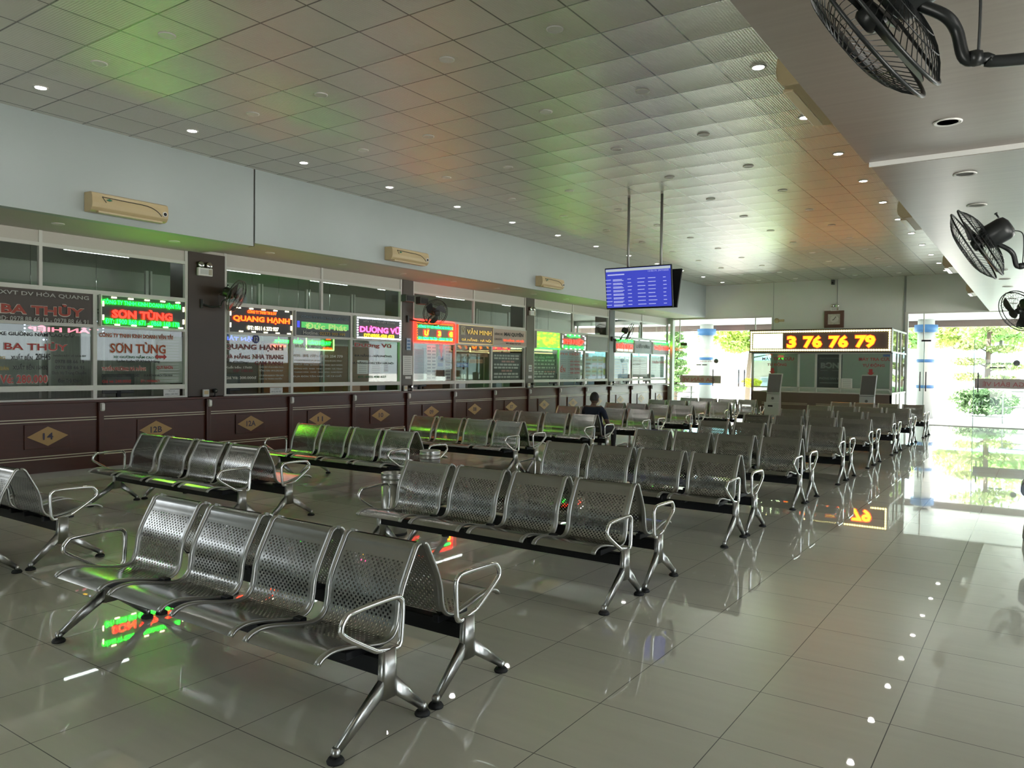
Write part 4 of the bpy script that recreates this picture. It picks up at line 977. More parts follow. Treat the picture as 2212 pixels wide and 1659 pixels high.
MB().box(-12.6, -12.58, 19.1, 20.5, 2.06, 2.085).build('yellow_tube', glow('yellow_tube', (1.0, .85, .35), 1.10), tt)
tt = thing('light_bar', 'pale yellow light strip across the tops of windows 08 and 07', 'light', (-12.3, 16.9, 2.02))
MB().tube([(-12.29, 16.9, 2.02), (-12.29, 16.9, 3.5)], .006, 6).build('hanger', M_CHROME, tt)
MB().box(-12.3, -12.28, 15.9, 17.55, 2.0, 2.025).box(-12.3, -12.28, 15.9, 15.93, 2.0, 2.14).build('yellow_tube', glow('yellow_tube', (1.0, .85, .35), 1.10), tt)
# boards and papers behind the panes
def board(label, y0, y1, z0, z1, m, lines, cols, ink, x=-11.449, name='notice_board', cat='board'):
    return notice(label, x, y0, y1, z0, z1, lines, cols, m, ink, name, cat, 'boards behind the ticket windows')
BD = mat('dark_slate_board', (.05, .062, .058), .5); INKW = mat('chalk_white', (.48, .50, .47), .7); INKR = mat('chalk_pink', (.46, .26, .24), .7)
t = board('dark slate board of white writing behind window 07', 15.74, 17.02, 1.31, 2.0, BD, 0, 1, INKW)
q = MB(); q2 = MB()
random.seed(4)
for i, z in enumerate((1.93, 1.86, 1.78, 1.70, 1.62, 1.54, 1.46, 1.38)):
    y = 15.82 if i not in (2, 5) else 16.15
    while y < (16.92 if i not in (2, 5) else 16.6):
        wd = random.uniform(.06, .2); (q2 if i in (2, 5) else q).box(-11.445, -11.444, y, min(16.94, y + wd), z - .024, z + .022); y += wd + .03
q.build('print', INKW, t); q2.build('pink_print', INKR, t)
t = board('dark slate timetable board with ĐÀ NẴNG heading behind window 06', 17.64, 18.86, 1.31, 2.02, BD, 0, 1, INKW)
q = MB().text('ĐÀ NẴNG', (-11.4435, 17.98, 1.93), UY, UZ, .5, .09, off=.03); q2 = MB()
q.text('QUẢNG NGÃI', (-11.4435, 18.5, 1.93), UY, UZ, .42, .07, off=.03)
for z in (1.87, 1.78, 1.68, 1.58): q.box(-11.445, -11.4442, 17.68, 18.82, z - .003, z + .003)
for i, z in enumerate((1.83, 1.73, 1.63, 1.52, 1.46, 1.38)):
    y = 17.70
    while y < 18.75:
        wd = random.uniform(.08, .22); (q2 if i == 3 and y > 18.1 else q).box(-11.445, -11.444, y, min(18.8, y + wd), z - .022, z + .02); y += wd + .04
q.build('print', INKW, t); q2.build('pink_print', INKR, t)
board('grey printed sheet in a frame at the left of window 09', 12.80, 13.12, 1.33, 2.02, mat('grey_sheet', (.30, .31, .32), .6), 14, 1, mat('mid_grey_print', (.18, .19, .2), .7))
board('white timetable of small grey boxes in window 09', 13.22, 13.55, 1.31, 2.12, M_PAPER, 10, 2, M_GREYINK)
board('narrow white timetable of grey boxes at the right of window 09', 13.86, 14.10, 1.31, 2.12, M_PAPER, 10, 1, M_GREYINK)
board('white paper poster in the middle of window 09', 13.58, 13.83, 1.55, 2.12, mat('bluish_paper', (.62, .68, .74), .7), 3, 1, mat('blue_print', (.16, .24, .44), .7))
pn = thing('pennant', 'red pennant hanging in window 09', 'pennant', (-11.49, 13.72, 1.95)); MB().prism([(-.07, .2), (.06, .2), (.04, -.08), (.0, -.13)], (-11.444, 13.72, 1.95), UY, UZ, (.003, 0, 0)).build('cloth', mat('red_cloth', (.5, .08, .08), .8), pn)
pn = thing('pennant', 'green pennant hanging left of the red one in window 09', 'pennant', (-11.49, 13.6, 1.95)); MB().prism([(-.06, .2), (.05, .2), (.05, -.06), (-.02, -.10)], (-11.444, 13.58, 1.95), UY, UZ, (.003, 0, 0)).build('cloth', mat('green_cloth', (.16, .36, .26), .8), pn)
board('tan strip sign across window 08', 14.38, 15.55, 1.88, 1.99, mat('tan_sign', (.48, .32, .19), .6), 1, 5, mat('tan_print', (.36, .22, .12), .7))
board('small tan sign below the strip in window 08', 14.78, 15.35, 1.72, 1.82, mat('tan_sign', (.48, .32, .19), .6), 1, 2, mat('tan_print', (.36, .22, .12), .7))
board('blue and white poster at the left of window 08', 14.30, 14.76, 1.62, 1.73, mat('blue_poster', (.13, .20, .42), .6), 1, 2, mat('blue_poster_light', (.3, .36, .6), .7))
board('white papers at the upper left of window 08', 14.28, 14.70, 1.99, 2.13, M_PAPER, 2, 2, mat('pale_green_print', (.42, .54, .5), .7))
board('left white paper stuck low in window 10', 11.08, 11.38, 1.46, 1.74, M_PAPER, 6, 1, M_FADE)
board('right white paper stuck low in window 10', 11.46, 11.76, 1.46, 1.74, M_PAPER, 6, 1, M_FADE)
board('small white paper beside the two sheets in window 10', 11.84, 11.98, 1.5, 1.73, M_PAPER, 4, 1, M_GREYINK)
board('large pale grey poster of fine print behind window 12B', 6.75, 7.22, 1.32, 2.06, mat('pale_grey_sheet', (.50, .51, .47), .7), 16, 1, M_FADE)
board('pale poster with rows of print behind window 05', 19.05, 20.3, 1.32, 2.12, mat('pale_blue_grey_sheet', (.44, .48, .52), .6), 12, 3, mat('pale_print', (.36, .39, .43), .7))
board('bright pale blue poster with framed boxes behind window 04', 20.55, 21.75, 1.32, 2.10, mat('bright_blue_sheet', (.50, .62, .76), .5), 6, 3, mat('sheet_mixed_print', (.42, .40, .42), .7))
board('bright blue poster with yellow strip behind window 03', 22.45, 23.5, 1.32, 1.95, mat('bright_blue_sheet2', (.38, .54, .80), .5), 7, 2, mat('pale_sheet_print', (.60, .68, .80), .7))
board('pinkish poster with a white list behind window 02', 23.85, 25.05, 1.34, 2.08, mat('pinkish_sheet', (.52, .45, .45), .6), 9, 2, mat('pink_sheet_print', (.62, .58, .58), .7))
board('pale green poster with pink band behind window 01', 25.32, 26.5, 1.32, 2.10, mat('pale_green_sheet', (.50, .60, .57), .6), 8, 2, mat('green_sheet_print', (.40, .48, .48), .7))
# things on the worktop seen through the low slots
def monitor(label, y, wd=.5):
    t = thing('monitor', label, 'monitor', (-11.85, y, 1.09), group='monitors on the ticket desks')
    MB().box(-11.80, -11.77, y - wd / 2, y + wd / 2, 1.16, 1.46).build('casing', mat('charcoal_plastic', (.035, .036, .036), .45), t, bevel=.008)
    MB().box(-11.77, -11.768, y - wd / 2 + .06, y + wd / 2 - .06, 1.2, 1.42).build('back_plate', mat('grey_plastic', (.10, .10, .10), .5), t)
    MB().box(-11.80, -11.76, y - .03, y + .03, 1.1, 1.2).box(-11.9, -11.70, y - .11, y + .11, 1.09, 1.10).build('stand', M_BLACK, t)
for y, nm in ((6.35, '12B'), (8.3, '12A'), (13.35, '09'), (19.3, '05'), (20.9, '04'), (22.75, '03'), (24.1, '02'), (25.7, '01')): monitor('dark computer monitor seen from behind in the slot of window %s' % nm, y)
for y, nm, m in ((7.05, '12B', M_PAPER), (9.1, '12A', M_PAPER)):
    n_ = notice('white phone number card standing in the slot of window %s' % nm, -11.48, y - .14, y + .14, 1.10, 1.215, 0, m=m, group='cards in the counter slots')
    MB().text('ĐẶT VÉ' if nm == '12B' else 'NHẬN VÉ', (-11.474, y, 1.19), UY, UZ, .1, .02).text('0901.197.797' if nm == '12B' else '0915.292.927', (-11.474, y, 1.14), UY, UZ, .22, .025).build('print', K_BLACK, n_)
for y, nm, m in ((11.2, '10', W_TAN), (11.95, '10', mat('navy_box', (.03, .04, .06), .4)), (14.4, '08', W_DARK), (14.75, '08', M_PAPER), (16.3, '07', mat('teal_folder', (.25, .38, .35), .5))):
    b = thing('desk_box', '%s on the desk in the slot of window %s' % ({'tan_wood': 'tan wooden box', 'navy_box': 'dark navy box', 'dark_wood': 'dark wooden box', 'white_paper': 'stack of white papers', 'teal_folder': 'teal folders'}[m.name], nm), 'box', (-11.7, y, 1.09), group='boxes on the ticket desks')
    MB().box(-11.85, -11.62, y - .13, y + .13, 1.09, 1.25).build('body', m, b, bevel=.005)
    MB().box(-11.86, -11.61, y - .14, y + .14, 1.235, 1.26).build('lid', m, b, bevel=.003)

# ------------------------------------------------------------------ hanging screens
def screen(label, xc, ytop, ybot, z0, z1, wd, face, show):
    """face -1: towards the camera, +1: towards the far doors"""
    t = thing('display_screen', label, 'screen', (xc, (ytop + ybot) / 2, z0), group='hanging departure screens')
    up = (Vector((0, ytop, z1)) - Vector((0, ybot, z0))); h = up.length; v = up.normalized(); u = UX * (1 if face < 0 else -1); n = u.cross(v)
    c = Vector((xc, (ytop + ybot) / 2, (z0 + z1) / 2))
    MB().obox(c - n * .02, u * wd / 2, v * h / 2, n * .02).build('bezel', M_BLACK, t, bevel=.004)
    MB().obox(c - n * .055, u * wd * .36, v * h * .34, n * .02).build('back_cover', mat('grey_green_back', (.07, .085, .078), .5), t, bevel=.006)
    if show:
        MB().obox(c + n * .001, u * (wd / 2 - .015), v * (h / 2 - .018), n * .0006).build('picture', glow('screen_blue', (.045, .06, .50), 0.55), t)
        q = MB(); q.obox(c + n * .003 + v * (h / 2 - .045), u * (wd / 2 - .02), v * .022, n * .0005).build('title_bar', glow('screen_pale', (.55, .62, .70), 0.39), t)
        q = MB().text('13:56:19, 29/7/2025', c + n * .003 + u * wd * .31 + v * h * .37, u, v, wd * .30, .032)
        random.seed(7)
        q.obox(c + n * .003 - u * wd * .33 + v * h * .33, u * wd * .13, v * .010, n * .0004)
        for r in range(8):
            vv = h * (.21 - .088 * r)
            for (cx, cw, k) in ((-.445, .05, 1), (-.29, .09, 2), (-.12, .035, 1), (.06, .065, 1), (.22, .065, 1), (.40, .025, 1)):
                for j in range(k):
                    ww = cw * random.uniform(.75, 1.0)
                    q.obox(c + n * .003 + u * wd * (cx + ww - cw) + v * (vv - .02 * j), u * wd * ww, v * .0055, n * .0004)
        q.build('picture_text', glow('screen_text', (.50, .54, .85), 0.50), t)
    return t
pl = thing('ceiling_mount', 'pair of grey poles hanging the two screens from the ceiling', 'mount', (-5.70, 12.31, 4.63))
for x in (-6.02, -5.40):
    p_ = MB().tube([(x, 12.31, 2.95), (x, 12.31, 4.63)], .023, 10).build('pole', mat('grey_pole', (.26, .26, .25), .4, .4), pl)
MB().box(-6.1, -5.32, 12.28, 12.34, 2.90, 2.98).build('crossbar', M_BLACK, pl)
screen('blue departure screen hanging from the ceiling and facing the camera', -5.765, 12.14, 12.235, 2.69, 3.40, 1.25, -1, True)
screen('dark backed screen hanging just behind the blue departure screen', -5.76, 12.60, 12.40, 2.69, 3.36, 1.28, 1, False)

# ------------------------------------------------------------------ enquiry booth with the big illuminated sign
BX0, BX1, BY = -7.44, -3.46, 24.0
bo = thing('enquiry_booth', 'glass fronted enquiry booth with brown lower panels under the big illuminated sign', 'booth', ((BX0 + BX1) / 2, BY, 0))
M_BPAN = mat('booth_brown_panel', (.13, .095, .075), .4, noise=.1)
MB().box(BX0, BX1, BY, BY + .05, 0.0, .98).build('lower_panel', M_BPAN, bo)
m = MB()
for z in (.60, .64):
    for a, b in ((-7.1, -6.6), (-6.5, -5.75), (-5.5, -4.75), (-4.55, -4.2), (-3.95, -3.6)): m.box(a, b, BY - .006, BY, z, z + .012)
m.build('pinstripe', M_PINSTRIPE, bo)
m = MB()
for x in (BX0 + .03, -6.02, -5.52, -4.85, BX1 - .03): m.box(x - .03, x + .03, BY - .005, BY + .05, .98, 2.2)
m.box(BX0, BX1, BY - .005, BY + .05, .97, 1.0).box(BX0, BX1, BY - .005, BY + .05, 1.10, 1.14).box(BX0, BX1, BY - .005, BY + .05, 2.14, 2.2)
m.build('frame', M_ALU, bo)
for a, b in ((BX0 + .06, -6.05), (-5.99, -5.55), (-5.49, -4.88), (-4.82, BX1 - .06)): MB().box(a, b, BY + .02, BY + .028, 1.14, 2.14).build('glass_pane', glass_material('booth_glass', (.80, .86, .83), 1.0), bo)
sd = MB()
for y in (BY + .03, BY + .95, BY + 1.6, YF - .05): sd.box(BX1 - .05, BX1, y - .03, y + .03, 0, 2.85)
for z in (.98, 2.16, 2.80): sd.box(BX1 - .05, BX1, BY, YF - .02, z, z + .05)
sd.build('side_frame', M_ALU, bo)
MB().box(BX1 - .03, BX1 - .022, BY + .05, YF - .05, 1.0, 2.8).build('side_glass', glass_material('booth_glass', (.80, .86, .83), 1.0), bo)
MB().box(BX1 - .04, BX1 - .02, BY + .05, YF - .05, 0.02, .98).build('side_panel', M_WHITE, bo)
MB().box(BX0, BX0 + .04, BY, YF - .02, 0, .98).build('side_panel', M_WHITE, bo)
MB().box(BX0 + .02, BX0 + .028, BY + .05, YF - .05, 1.0, 2.8).build('side_glass', glass_material('booth_glass', (.80, .86, .83), 1.0), bo)
MB().box(-5.5, -4.80, BY + .06, BY + .08, 1.12, 2.12).build('poster', mat('dark_poster', (.10, .075, .07), .5), bo)
q = MB().text('BẾN XE TRUNG TÂM ĐÀ NẴNG', (-5.12, BY + .056, 2.02), UX, UZ, .62, .05).text('BƆN', (-5.14, BY + .056, 1.80), UX, UZ, .52, .18, off=.05).text('PHÒNG BÁN VÉ', (-5.14, BY + .056, 1.42), UX, UZ, .58, .08, off=.02)
q.box(-5.4, -5.2, BY + .056, BY + .057, 1.64, 1.65).box(-5.08, -4.88, BY + .056, BY + .057, 1.64, 1.65).box(-5.42, -4.84, BY + .056, BY + .057, 1.27, 1.29)
q.build('poster_lettering', mat('poster_grey_white', (.50, .47, .44), .7), bo)
M_BRED = mat('booth_red_vinyl', (.45, .06, .06), .6)
for xc, xa in ((-6.70, -6.80), (-3.98, -4.02)):
    q = MB().text('MÁY TRA CỨU', (xc + .06, BY + .012, 2.0), UX, UZ, .95 if xc < -5 else .84, .125, off=.02).text('TỰ ĐỘNG', (xc + .03, BY + .012, 1.81), UX, UZ, .58, .125, off=.02)
    q.prism([(-.05, .1), (.05, .1), (.05, 0), (.095, 0), (0, -.1), (-.095, 0), (-.05, 0)], (xa, BY + .01, 1.60), UX, UZ, (0, .003, 0))
    q.build('red_lettering', M_BRED, bo)
nt = notice('white notice with small print behind the booth glass by the right hand terminal', 0, 0, .01, 0, .01, 0)
bpy.data.objects.remove(nt.children[0]); nt.location = (-4.68, BY, 1.17); ORG[nt.name] = Vector((-4.68, BY, 1.17))
MB().box(-4.80, -4.50, BY - .012, BY - .008, 1.14, 1.42).build('sheet', M_PAPER, nt)
q = MB()
for z in (1.38, 1.33, 1.28, 1.23, 1.18): q.box(-4.76, -4.54, BY - .014, BY - .012, z - .012, z + .008)
q.build('print', M_FADE, nt)
st = thing('sticker', 'small blue sticker at the top right corner of the enquiry booth glass', 'sticker', (-3.62, BY, 2.08)); MB().box(-3.70, -3.52, BY - .012, BY - .008, 2.06, 2.12).build('sheet', mat('sticker_blue', (.10, .18, .42), .6), st)

sg = thing('illuminated_sign', 'long illuminated sign showing 3 76 76 79 inside a border of yellow bulbs', 'sign', ((BX0 + BX1) / 2, BY - .1, 2.2))
MB().box(BX0, BX1, BY - .22, BY - .006, 2.20, 2.84).build('panel', mat('taupe_led_panel', (.13, .095, .085), .45), sg)
MB().box(BX0 + .11, -6.45, BY - .226, BY - .22, 2.30, 2.74).build('white_block', glow('led_block_white', (.72, 1.0, .50), 9), sg)
G_DIG = glow('led_digit_yellow', (1.0, .50, .004), 5); G_DIGR = glow('led_digit_red', (1.0, .04, .003), 8)
dg = [('3', -6.18, .24), ('76', -5.58, .50), ('76', -4.86, .50), ('79', -4.14, .50)]
for s_, x, wd in dg:
    MB().text(s_, (x, BY - .24, 2.49), UX, UZ, wd, .33, off=.02).build('digits', G_DIG, sg); MB().text(s_, (x, BY - .23, 2.49), UX, UZ, wd + .05, .38, off=.06).build('digit_outline', G_DIGR, sg)
q = MB(); n = 58
for i in range(n + 1):
    x = BX0 + .05 + (BX1 - BX0 - .1) * i / n
    for z in (2.245, 2.80): q.lathe([(.026, 0), (.022, .02)], (x, BY - .22, z), (0, -1, 0), 8)
for i in range(1, 8):
    for x in (BX0 + .05, BX1 - .05): q.lathe([(.026, 0), (.022, .02)], (x, BY - .22, 2.245 + .555 * i / 8), (0, -1, 0), 8)
q.build('border_lights', glow('bulb_yellow', (1.0, .88, .36), 4), sg)
bd = MB()
for a, b, c, d in ((BX0 + .02, BX1 - .02, 2.222, 2.268), (BX0 + .02, BX1 - .02, 2.777, 2.823), (BX0 + .025, BX0 + .075, 2.25, 2.8), (BX1 - .075, BX1 - .025, 2.25, 2.8)): bd.box(a, b, BY - .223, BY - .22, c, d)
bd.build('border_strip', glow('bulb_strip', (.9, .85, .4), 0.66), sg)
MB().box(BX0 - .01, BX1 + .01, BY - .225, BY - .006, 2.84, 2.87).box(BX0 - .01, BX1 + .01, BY - .225, BY - .006, 2.17, 2.20).build('casing', mat('dark_casing', (.05, .05, .05), .5), sg)

def kiosk(label, x, y):
    t = thing('ticket_terminal', label, 'terminal', (x, y, 0), group='self service terminals')
    g = mat('light_grey_metal', (.42, .44, .43), .4)
    MB().prism([(-.12, 0), (.14, 0), (.14, .55), (.12, 1.02), (-.02, 1.02), (-.12, .58)], (x - .19, y, 0), UY, UZ, (.38, 0, 0)).build('pedestal', g, t, bevel=.01)
    MB().box(x - .23, x + .2, y - .15, y - .10, .30, .68).build('card_box', g, t, bevel=.008)
    MB().box(x - .12, x + .02, y - .156, y - .148, .55, .60).build('slot', M_BLACK, t)
    MB().lathe([(.04, 0), (.04, .01)], (x, y - .085, .80), (0, -1, .35), 16).build('reader', mat('dark_reader', (.10, .10, .10), .3), t)
    v = Vector((.05, .20, .97)).normalized(); u = UX; c = Vector((x + .03, y - .02, 1.24))
    MB().obox(c, u * .2, v * .30, Vector((0, -.97, .2)) * .03).build('screen_housing', g, t, bevel=.012)
    MB().obox(c + Vector((0, -.97, .2)) * .031, u * .18, v * .27, Vector((0, -.97, .2)) * .002).build('screen', mat('dull_screen', (.13, .125, .12), .18), t)
kiosk('grey self service terminal before the left end of the enquiry booth', -6.55, 23.3)
kiosk('grey self service terminal before the right end of the enquiry booth', -3.98, 23.3)

# ------------------------------------------------------------------ steel litter bins
def bin_(label, x, y):
    t = thing('litter_bin', label, 'bin', (x, y, 0), group='steel litter bins')
    MB().lathe([(.120, .02), (.125, .03), (.125, .50)], (x, y, 0), n=32).build('body', M_STEEL, t)
    m = MB(); prof = [(.126, .50), (.132, .505), (.132, .52), (.127, .525), (.127, .545), (.132, .55), (.132, .565), (.127, .57), (.127, .59), (.131, .60), (.118, .605), (.112, .60), (.112, .52)]
    n = 32; b0 = 0
    for r, h in prof:
        for k in range(n): m.v.append((x + r * math.cos(2 * PI * k / n), y + r * math.sin(2 * PI * k / n), h))
    for i in range(len(prof) - 1):
        for k in range(n): m.face((i * n + k, i * n + (k + 1) % n, (i + 1) * n + (k + 1) % n, (i + 1) * n + k), True)
    m.build('rim', M_STEEL, t)
    MB().lathe([(.111, .52), (.111, .525)], (x, y, 0), n=24).build('liner', M_BLACK, t)
    MB().lathe([(.127, 0), (.127, .02), (.12, .022)], (x, y, 0), n=32).build('base', M_RUBBER, t)
bin_('round steel litter bin at the left end of the right-hand second row', -5.16, 5.50)
bin_('round steel litter bin in the gap between the blocks, beside the third row', -6.18, 7.22)

# ------------------------------------------------------------------ seated man
def skinned(name, chains, mats_fn, mats, parent, sub=2):
    """chains: list of [(co, radius), ...]; the first vertex of a later chain joins the nearest earlier vertex"""
    vs_, es, rad = [], [], []
    for ch in chains:
        prev = None
        for i, (p, r) in enumerate(ch):
            p = Vector(p); hit = None
            if i == 0 and vs_:
                d = [(v - p).length for v in vs_]; k = min(range(len(d)), key=d.__getitem__)
                if d[k] < .012: hit = k
            if hit is None: vs_.append(p); rad.append(r); hit = len(vs_) - 1
            if prev is not None: es.append((prev, hit))
            prev = hit
    me = bpy.data.meshes.new(name); me.from_pydata([tuple(v) for v in vs_], es, [])
    o = bpy.data.objects.new(name, me); COL.objects.link(o)
    sk = o.modifiers.new('s', 'SKIN'); sk.use_smooth_shade = True
    for i, v in enumerate(me.skin_vertices[0].data):
        r = rad[i]; v.radius = r if isinstance(r, tuple) else (r, r); v.use_root = (i == 0)
    sb = o.modifiers.new('d', 'SUBSURF'); sb.levels = sub; sb.render_levels = sub
    dg = bpy.context.evaluated_depsgraph_get(); nm = bpy.data.meshes.new_from_object(o.evaluated_get(dg))
    bpy.data.objects.remove(o); bpy.data.meshes.remove(me)
    nm.name = name; nm.materials.clear()
    for k in mats: nm.materials.append(k)
    for p in nm.polygons: p.use_smooth = True; p.material_index = mats_fn(p.center)
    o = bpy.data.objects.new(name, nm); COL.objects.link(o)
    if parent: o.parent = parent
    ORG[o.name] = Vector()
    return o
SKIN = mat('dark_tan_skin', (.13, .075, .05), .5); NAVY = mat('navy_cotton', (.012, .018, .035), .85); TROUS = mat('charcoal_trousers', (.03, .03, .032), .85); HAIRM = mat('black_cropped_hair', (.010, .009, .008), .7); SHOE = mat('black_sandal', (.02, .018, .016), .5)
px_, py_ = -6.82, 12.66
man = thing('person', 'seated person in a navy T-shirt seen from behind, facing the far doors', 'person', (px_, py_, 0))
hip = (0, .02, .535); ch = (0, -.05, .74); neck = (0, -.06, .955); hd = (0, -.035, 1.075)
body = [[(hip, (.165, .125)), ((0, -.02, .60), (.155, .115)), (ch, (.175, .12)), ((0, -.075, .86), (.165, .105)), ((0, -.07, .925), (.075, .07)), (neck, .056), ((0, -.045, .995), .058)]]
for s_ in (-1, 1):
    body.append([((0, -.075, .86), .1), ((s_ * .145, -.075, .885), .075), ((s_ * .195, -.06, .845), .062), ((s_ * .235, .0, .70), .05), ((s_ * .245, .05, .60), .043), ((s_ * .215, .20, .585), .036), ((s_ * .17, .31, .575), .029)])
    body.append([(hip, .12), ((s_ * .095, .06, .49), .095), ((s_ * .12, .26, .495), .078), ((s_ * .14, .44, .49), .064), ((s_ * .145, .48, .44), .058), ((s_ * .145, .47, .28), .052), ((s_ * .145, .46, .09), .036), ((s_ * .145, .50, .045), .036), ((s_ * .15, .60, .03), .030)])
def bmat(c):
    if c.z < .10 or c.z > .925: return 0 if c.z > .5 else 3
    if abs(c.x) > .205 and c.z < .70 and c.y < .3: return 0
    if c.y > .12 and abs(c.x) > .15 and c.z > .55: return 0
    if c.z < .535 and (c.y > .03 or c.z < .50): return 2
    return 1
bo_ = skinned('body', body, bmat, [SKIN, NAVY, TROUS, SHOE], man)
# head: one surface with brow, nose, mouth and ears
def head_mesh():
    m = MB(); n, k = 28, 20; c = Vector(hd)
    for i in range(k + 1):
        th = PI * i / k
        for j in range(n):
            ph = 2 * PI * j / n; x, y, z = math.sin(th) * math.sin(ph), math.sin(th) * math.cos(ph), math.cos(th)
            rx, ry, rz = .076, .098, .118
            if z < 0: rx *= 1 - .22 * (-z) ** 1.4; ry *= 1 - .16 * (-z) ** 1.2
            p = Vector((x * rx, y * ry, z * rz))
            if y > .2:
                p.y += .022 * math.exp(-(x / .16) ** 2 - ((z + .18) / .16) ** 2) + .008 * math.exp(-(x / .5) ** 2 - ((z - .18) / .10) ** 2)
                p.y -= .010 * math.exp(-((abs(x) - .38) / .14) ** 2 - ((z - .02) / .10) ** 2)
                p.y += .008 * math.exp(-(x / .25) ** 2 - ((z + .48) / .06) ** 2) - .004 * math.exp(-(x / .25) ** 2 - ((z + .56) / .03) ** 2)
            m.v.append(tuple(c + p))
    for i in range(k):
        for j in range(n): m.face((i * n + j, (i + 1) * n + j, (i + 1) * n + (j + 1) % n, i * n + (j + 1) % n), True)
    return m
h_ = head_mesh().build('head', SKIN, man, world=False)
m = MB()
for s_ in (-1, 1): m.sphere((hd[0] + s_ * .080, hd[1] - .008, hd[2] - .012), .030, 10, 8, (.38, .7, 1.05))
m.build('ears', SKIN, h_, world=False)
m = MB()
for s_ in (-1, 1): m.sphere((hd[0] + s_ * .030, hd[1] + .083, hd[2] + .004), .011, 10, 8)
m.build('eyes', M_WHITE, h_, world=False)
m = MB(); n, k = 28, 12; c = Vector(hd)
for i in range(k + 1):
    for j in range(n):
        ph = 2 * PI * j / n; front = max(0, math.cos(ph)); th = (PI * (.60 - .27 * front)) * i / k
        x, y, z = math.sin(th) * math.sin(ph), math.sin(th) * math.cos(ph), math.cos(th)
        g = 1.0 if i < k else .985
        m.v.append((c.x + x * .082 * g, c.y + y * .104 * g, c.z + z * .124 * g))
for i in range(k):
    for j in range(n): m.face((i * n + j, (i + 1) * n + j, (i + 1) * n + (j + 1) % n, i * n + (j + 1) % n), True)
m.build('hair', HAIRM, man, world=False)
for s_ in (-1, 1):
    w_ = Vector((s_ * .17, .31, .575)); hand = [[(w_, .026), (w_ + Vector((-s_ * .012, .045, -.006)), (.036, .017)), (w_ + Vector((-s_ * .018, .085, -.010)), (.038, .014))]]
    for f in range(4):
        b = w_ + Vector((-s_ * .018 + (f - 1.5) * .019, .085 - abs(f - 1.5) * .004, -.010)); ln = (.062, .075, .070, .055)[f if s_ < 0 else 3 - f]
        hand.append([(b + Vector((0, -.015, 0)), .0095), (b + Vector((0, ln * .4, .004)), .0085), (b + Vector((0, ln * .75, -.010)), .0078), (b + Vector((0, ln * .95, -.026)), .0065)])
    hand.append([(w_ + Vector((-s_ * .03, .03, -.004)), .011), (w_ + Vector((-s_ * .052, .055, -.006)), .010), (w_ + Vector((-s_ * .060, .085, -.012)), .008)])
    skinned('hand', hand, lambda c_: 0, [SKIN], man, 1)

# ------------------------------------------------------------------ padded chair cut by the right edge
mc = thing('padded_chair', 'grey shelled chair with blue grey padding cut by the right edge of the photo', 'chair', (.32, 9.0, 0))
MB().prism([(-.44, .02), (.44, .02), (.40, .30), (.36, .47), (-.36, .47), (-.39, .30)], (.32, 8.86, 0), UX, UZ, (0, .62, 0)).build('shell', mat('grey_beige_shell', (.36, .34, .33), .4), mc, bevel=.05, seg=3)
MB().box(-.10, .74, 8.86, 9.5, .0, .06).build('base', mat('dark_grey_base', (.13, .13, .15), .5), mc, bevel=.02)
MB().tube([(-.06, 8.84, .52), (-.06, 9.4, .52)], .075, 16).build('armrest', mat('blue_grey_padding', (.17, .20, .25), .5), mc)
MB().tube([(.70, 8.84, .52), (.70, 9.4, .52)], .075, 16).build('armrest', mat('blue_grey_padding', (.17, .20, .25), .5), mc)
MB().box(.03, .61, 8.83, 9.35, .14, .48).build('seat_cushion', mat('blue_grey_padding', (.17, .20, .25), .5), mc, bevel=.06, seg=3)
MB().prism([(9.25, .45), (9.45, .45), (9.62, 1.12), (9.46, 1.15)], (.02, 0, 0), UY, UZ, (.60, 0, 0)).build('backrest', mat('blue_grey_padding', (.17, .20, .25), .5), mc, bevel=.05, seg=3)

# ------------------------------------------------------------------ outside
struct('canopy', MB().box(-30, 10, YF + .16, 33.7, 3.62, 3.74), M_WHITE)
struct('canopy_fascia', MB().box(-30, 10, 33.7, 33.9, 3.37, 3.78), mat('brown_fascia', (.14, .09, .08), .5))
C_BLUE = mat('column_blue', (.06, .18, .42), .5); C_WHITE = mat('column_white', (.62, .62, .60), .5)
def pillar(label, x, y, bands):
    t = thing('round_column', label, 'column', (x, y, -.12), group='canopy columns')
    MB().lathe([(.30, -.12), (.29, 3.62)], (x, y, 0), n=32).build('shaft', C_WHITE, t)
    MB().lathe([(.30, 3.14), (.40, 3.16), (.40, 3.42), (.30, 3.43)], (x, y, 0), n=32).build('blue_cap', C_BLUE, t)
    for z in bands: MB().lathe([(.295, z), (.31, z + .005), (.31, z + .11), (.295, z + .115)], (x, y, 0), n=32).build('blue_band', C_BLUE, t)
pillar('round white canopy column with blue cap outside the left glass doors', -12.25, 33.0, (2.05, .95))
pillar('round white canopy column with blue cap outside the right glass doors', -3.62, 33.0, (2.0, 1.02))
rl = thing('railing', 'white metal railing outside the left glass doors', 'railing', (-11.9, 29.0, -.12))
m = MB()
for x in (-13.6, -12.55, -11.35): MB().tube([(x, 29, -.12), (x, 29, .97)], .035, 10).build('post', C_WHITE, rl)
for z in (.95, .72, .55, .38, .21): m.tube([(-13.8, 29, z), (-11.2, 29, z)], .018, 8)
m.build('rails', C_WHITE, rl)
rl = thing('railing', 'short white hooped railing at the right edge beyond the glass door', 'railing', (-.6, 31.5, -.12))
MB().tube(catmull([(-1.05, 31.5, -.12), (-1.05, 31.5, .85), (-.98, 31.5, .98), (-.6, 31.5, 1.0), (.2, 31.5, 1.0)], 6), .025, 8).build('hoop', C_WHITE, rl)
MB().tube([(-1.05, 31.5, .8), (.2, 31.5, .8)], .02, 8).tube([(-1.05, 31.5, .45), (.2, 31.5, .45)], .02, 8).build('rails', C_WHITE, rl)
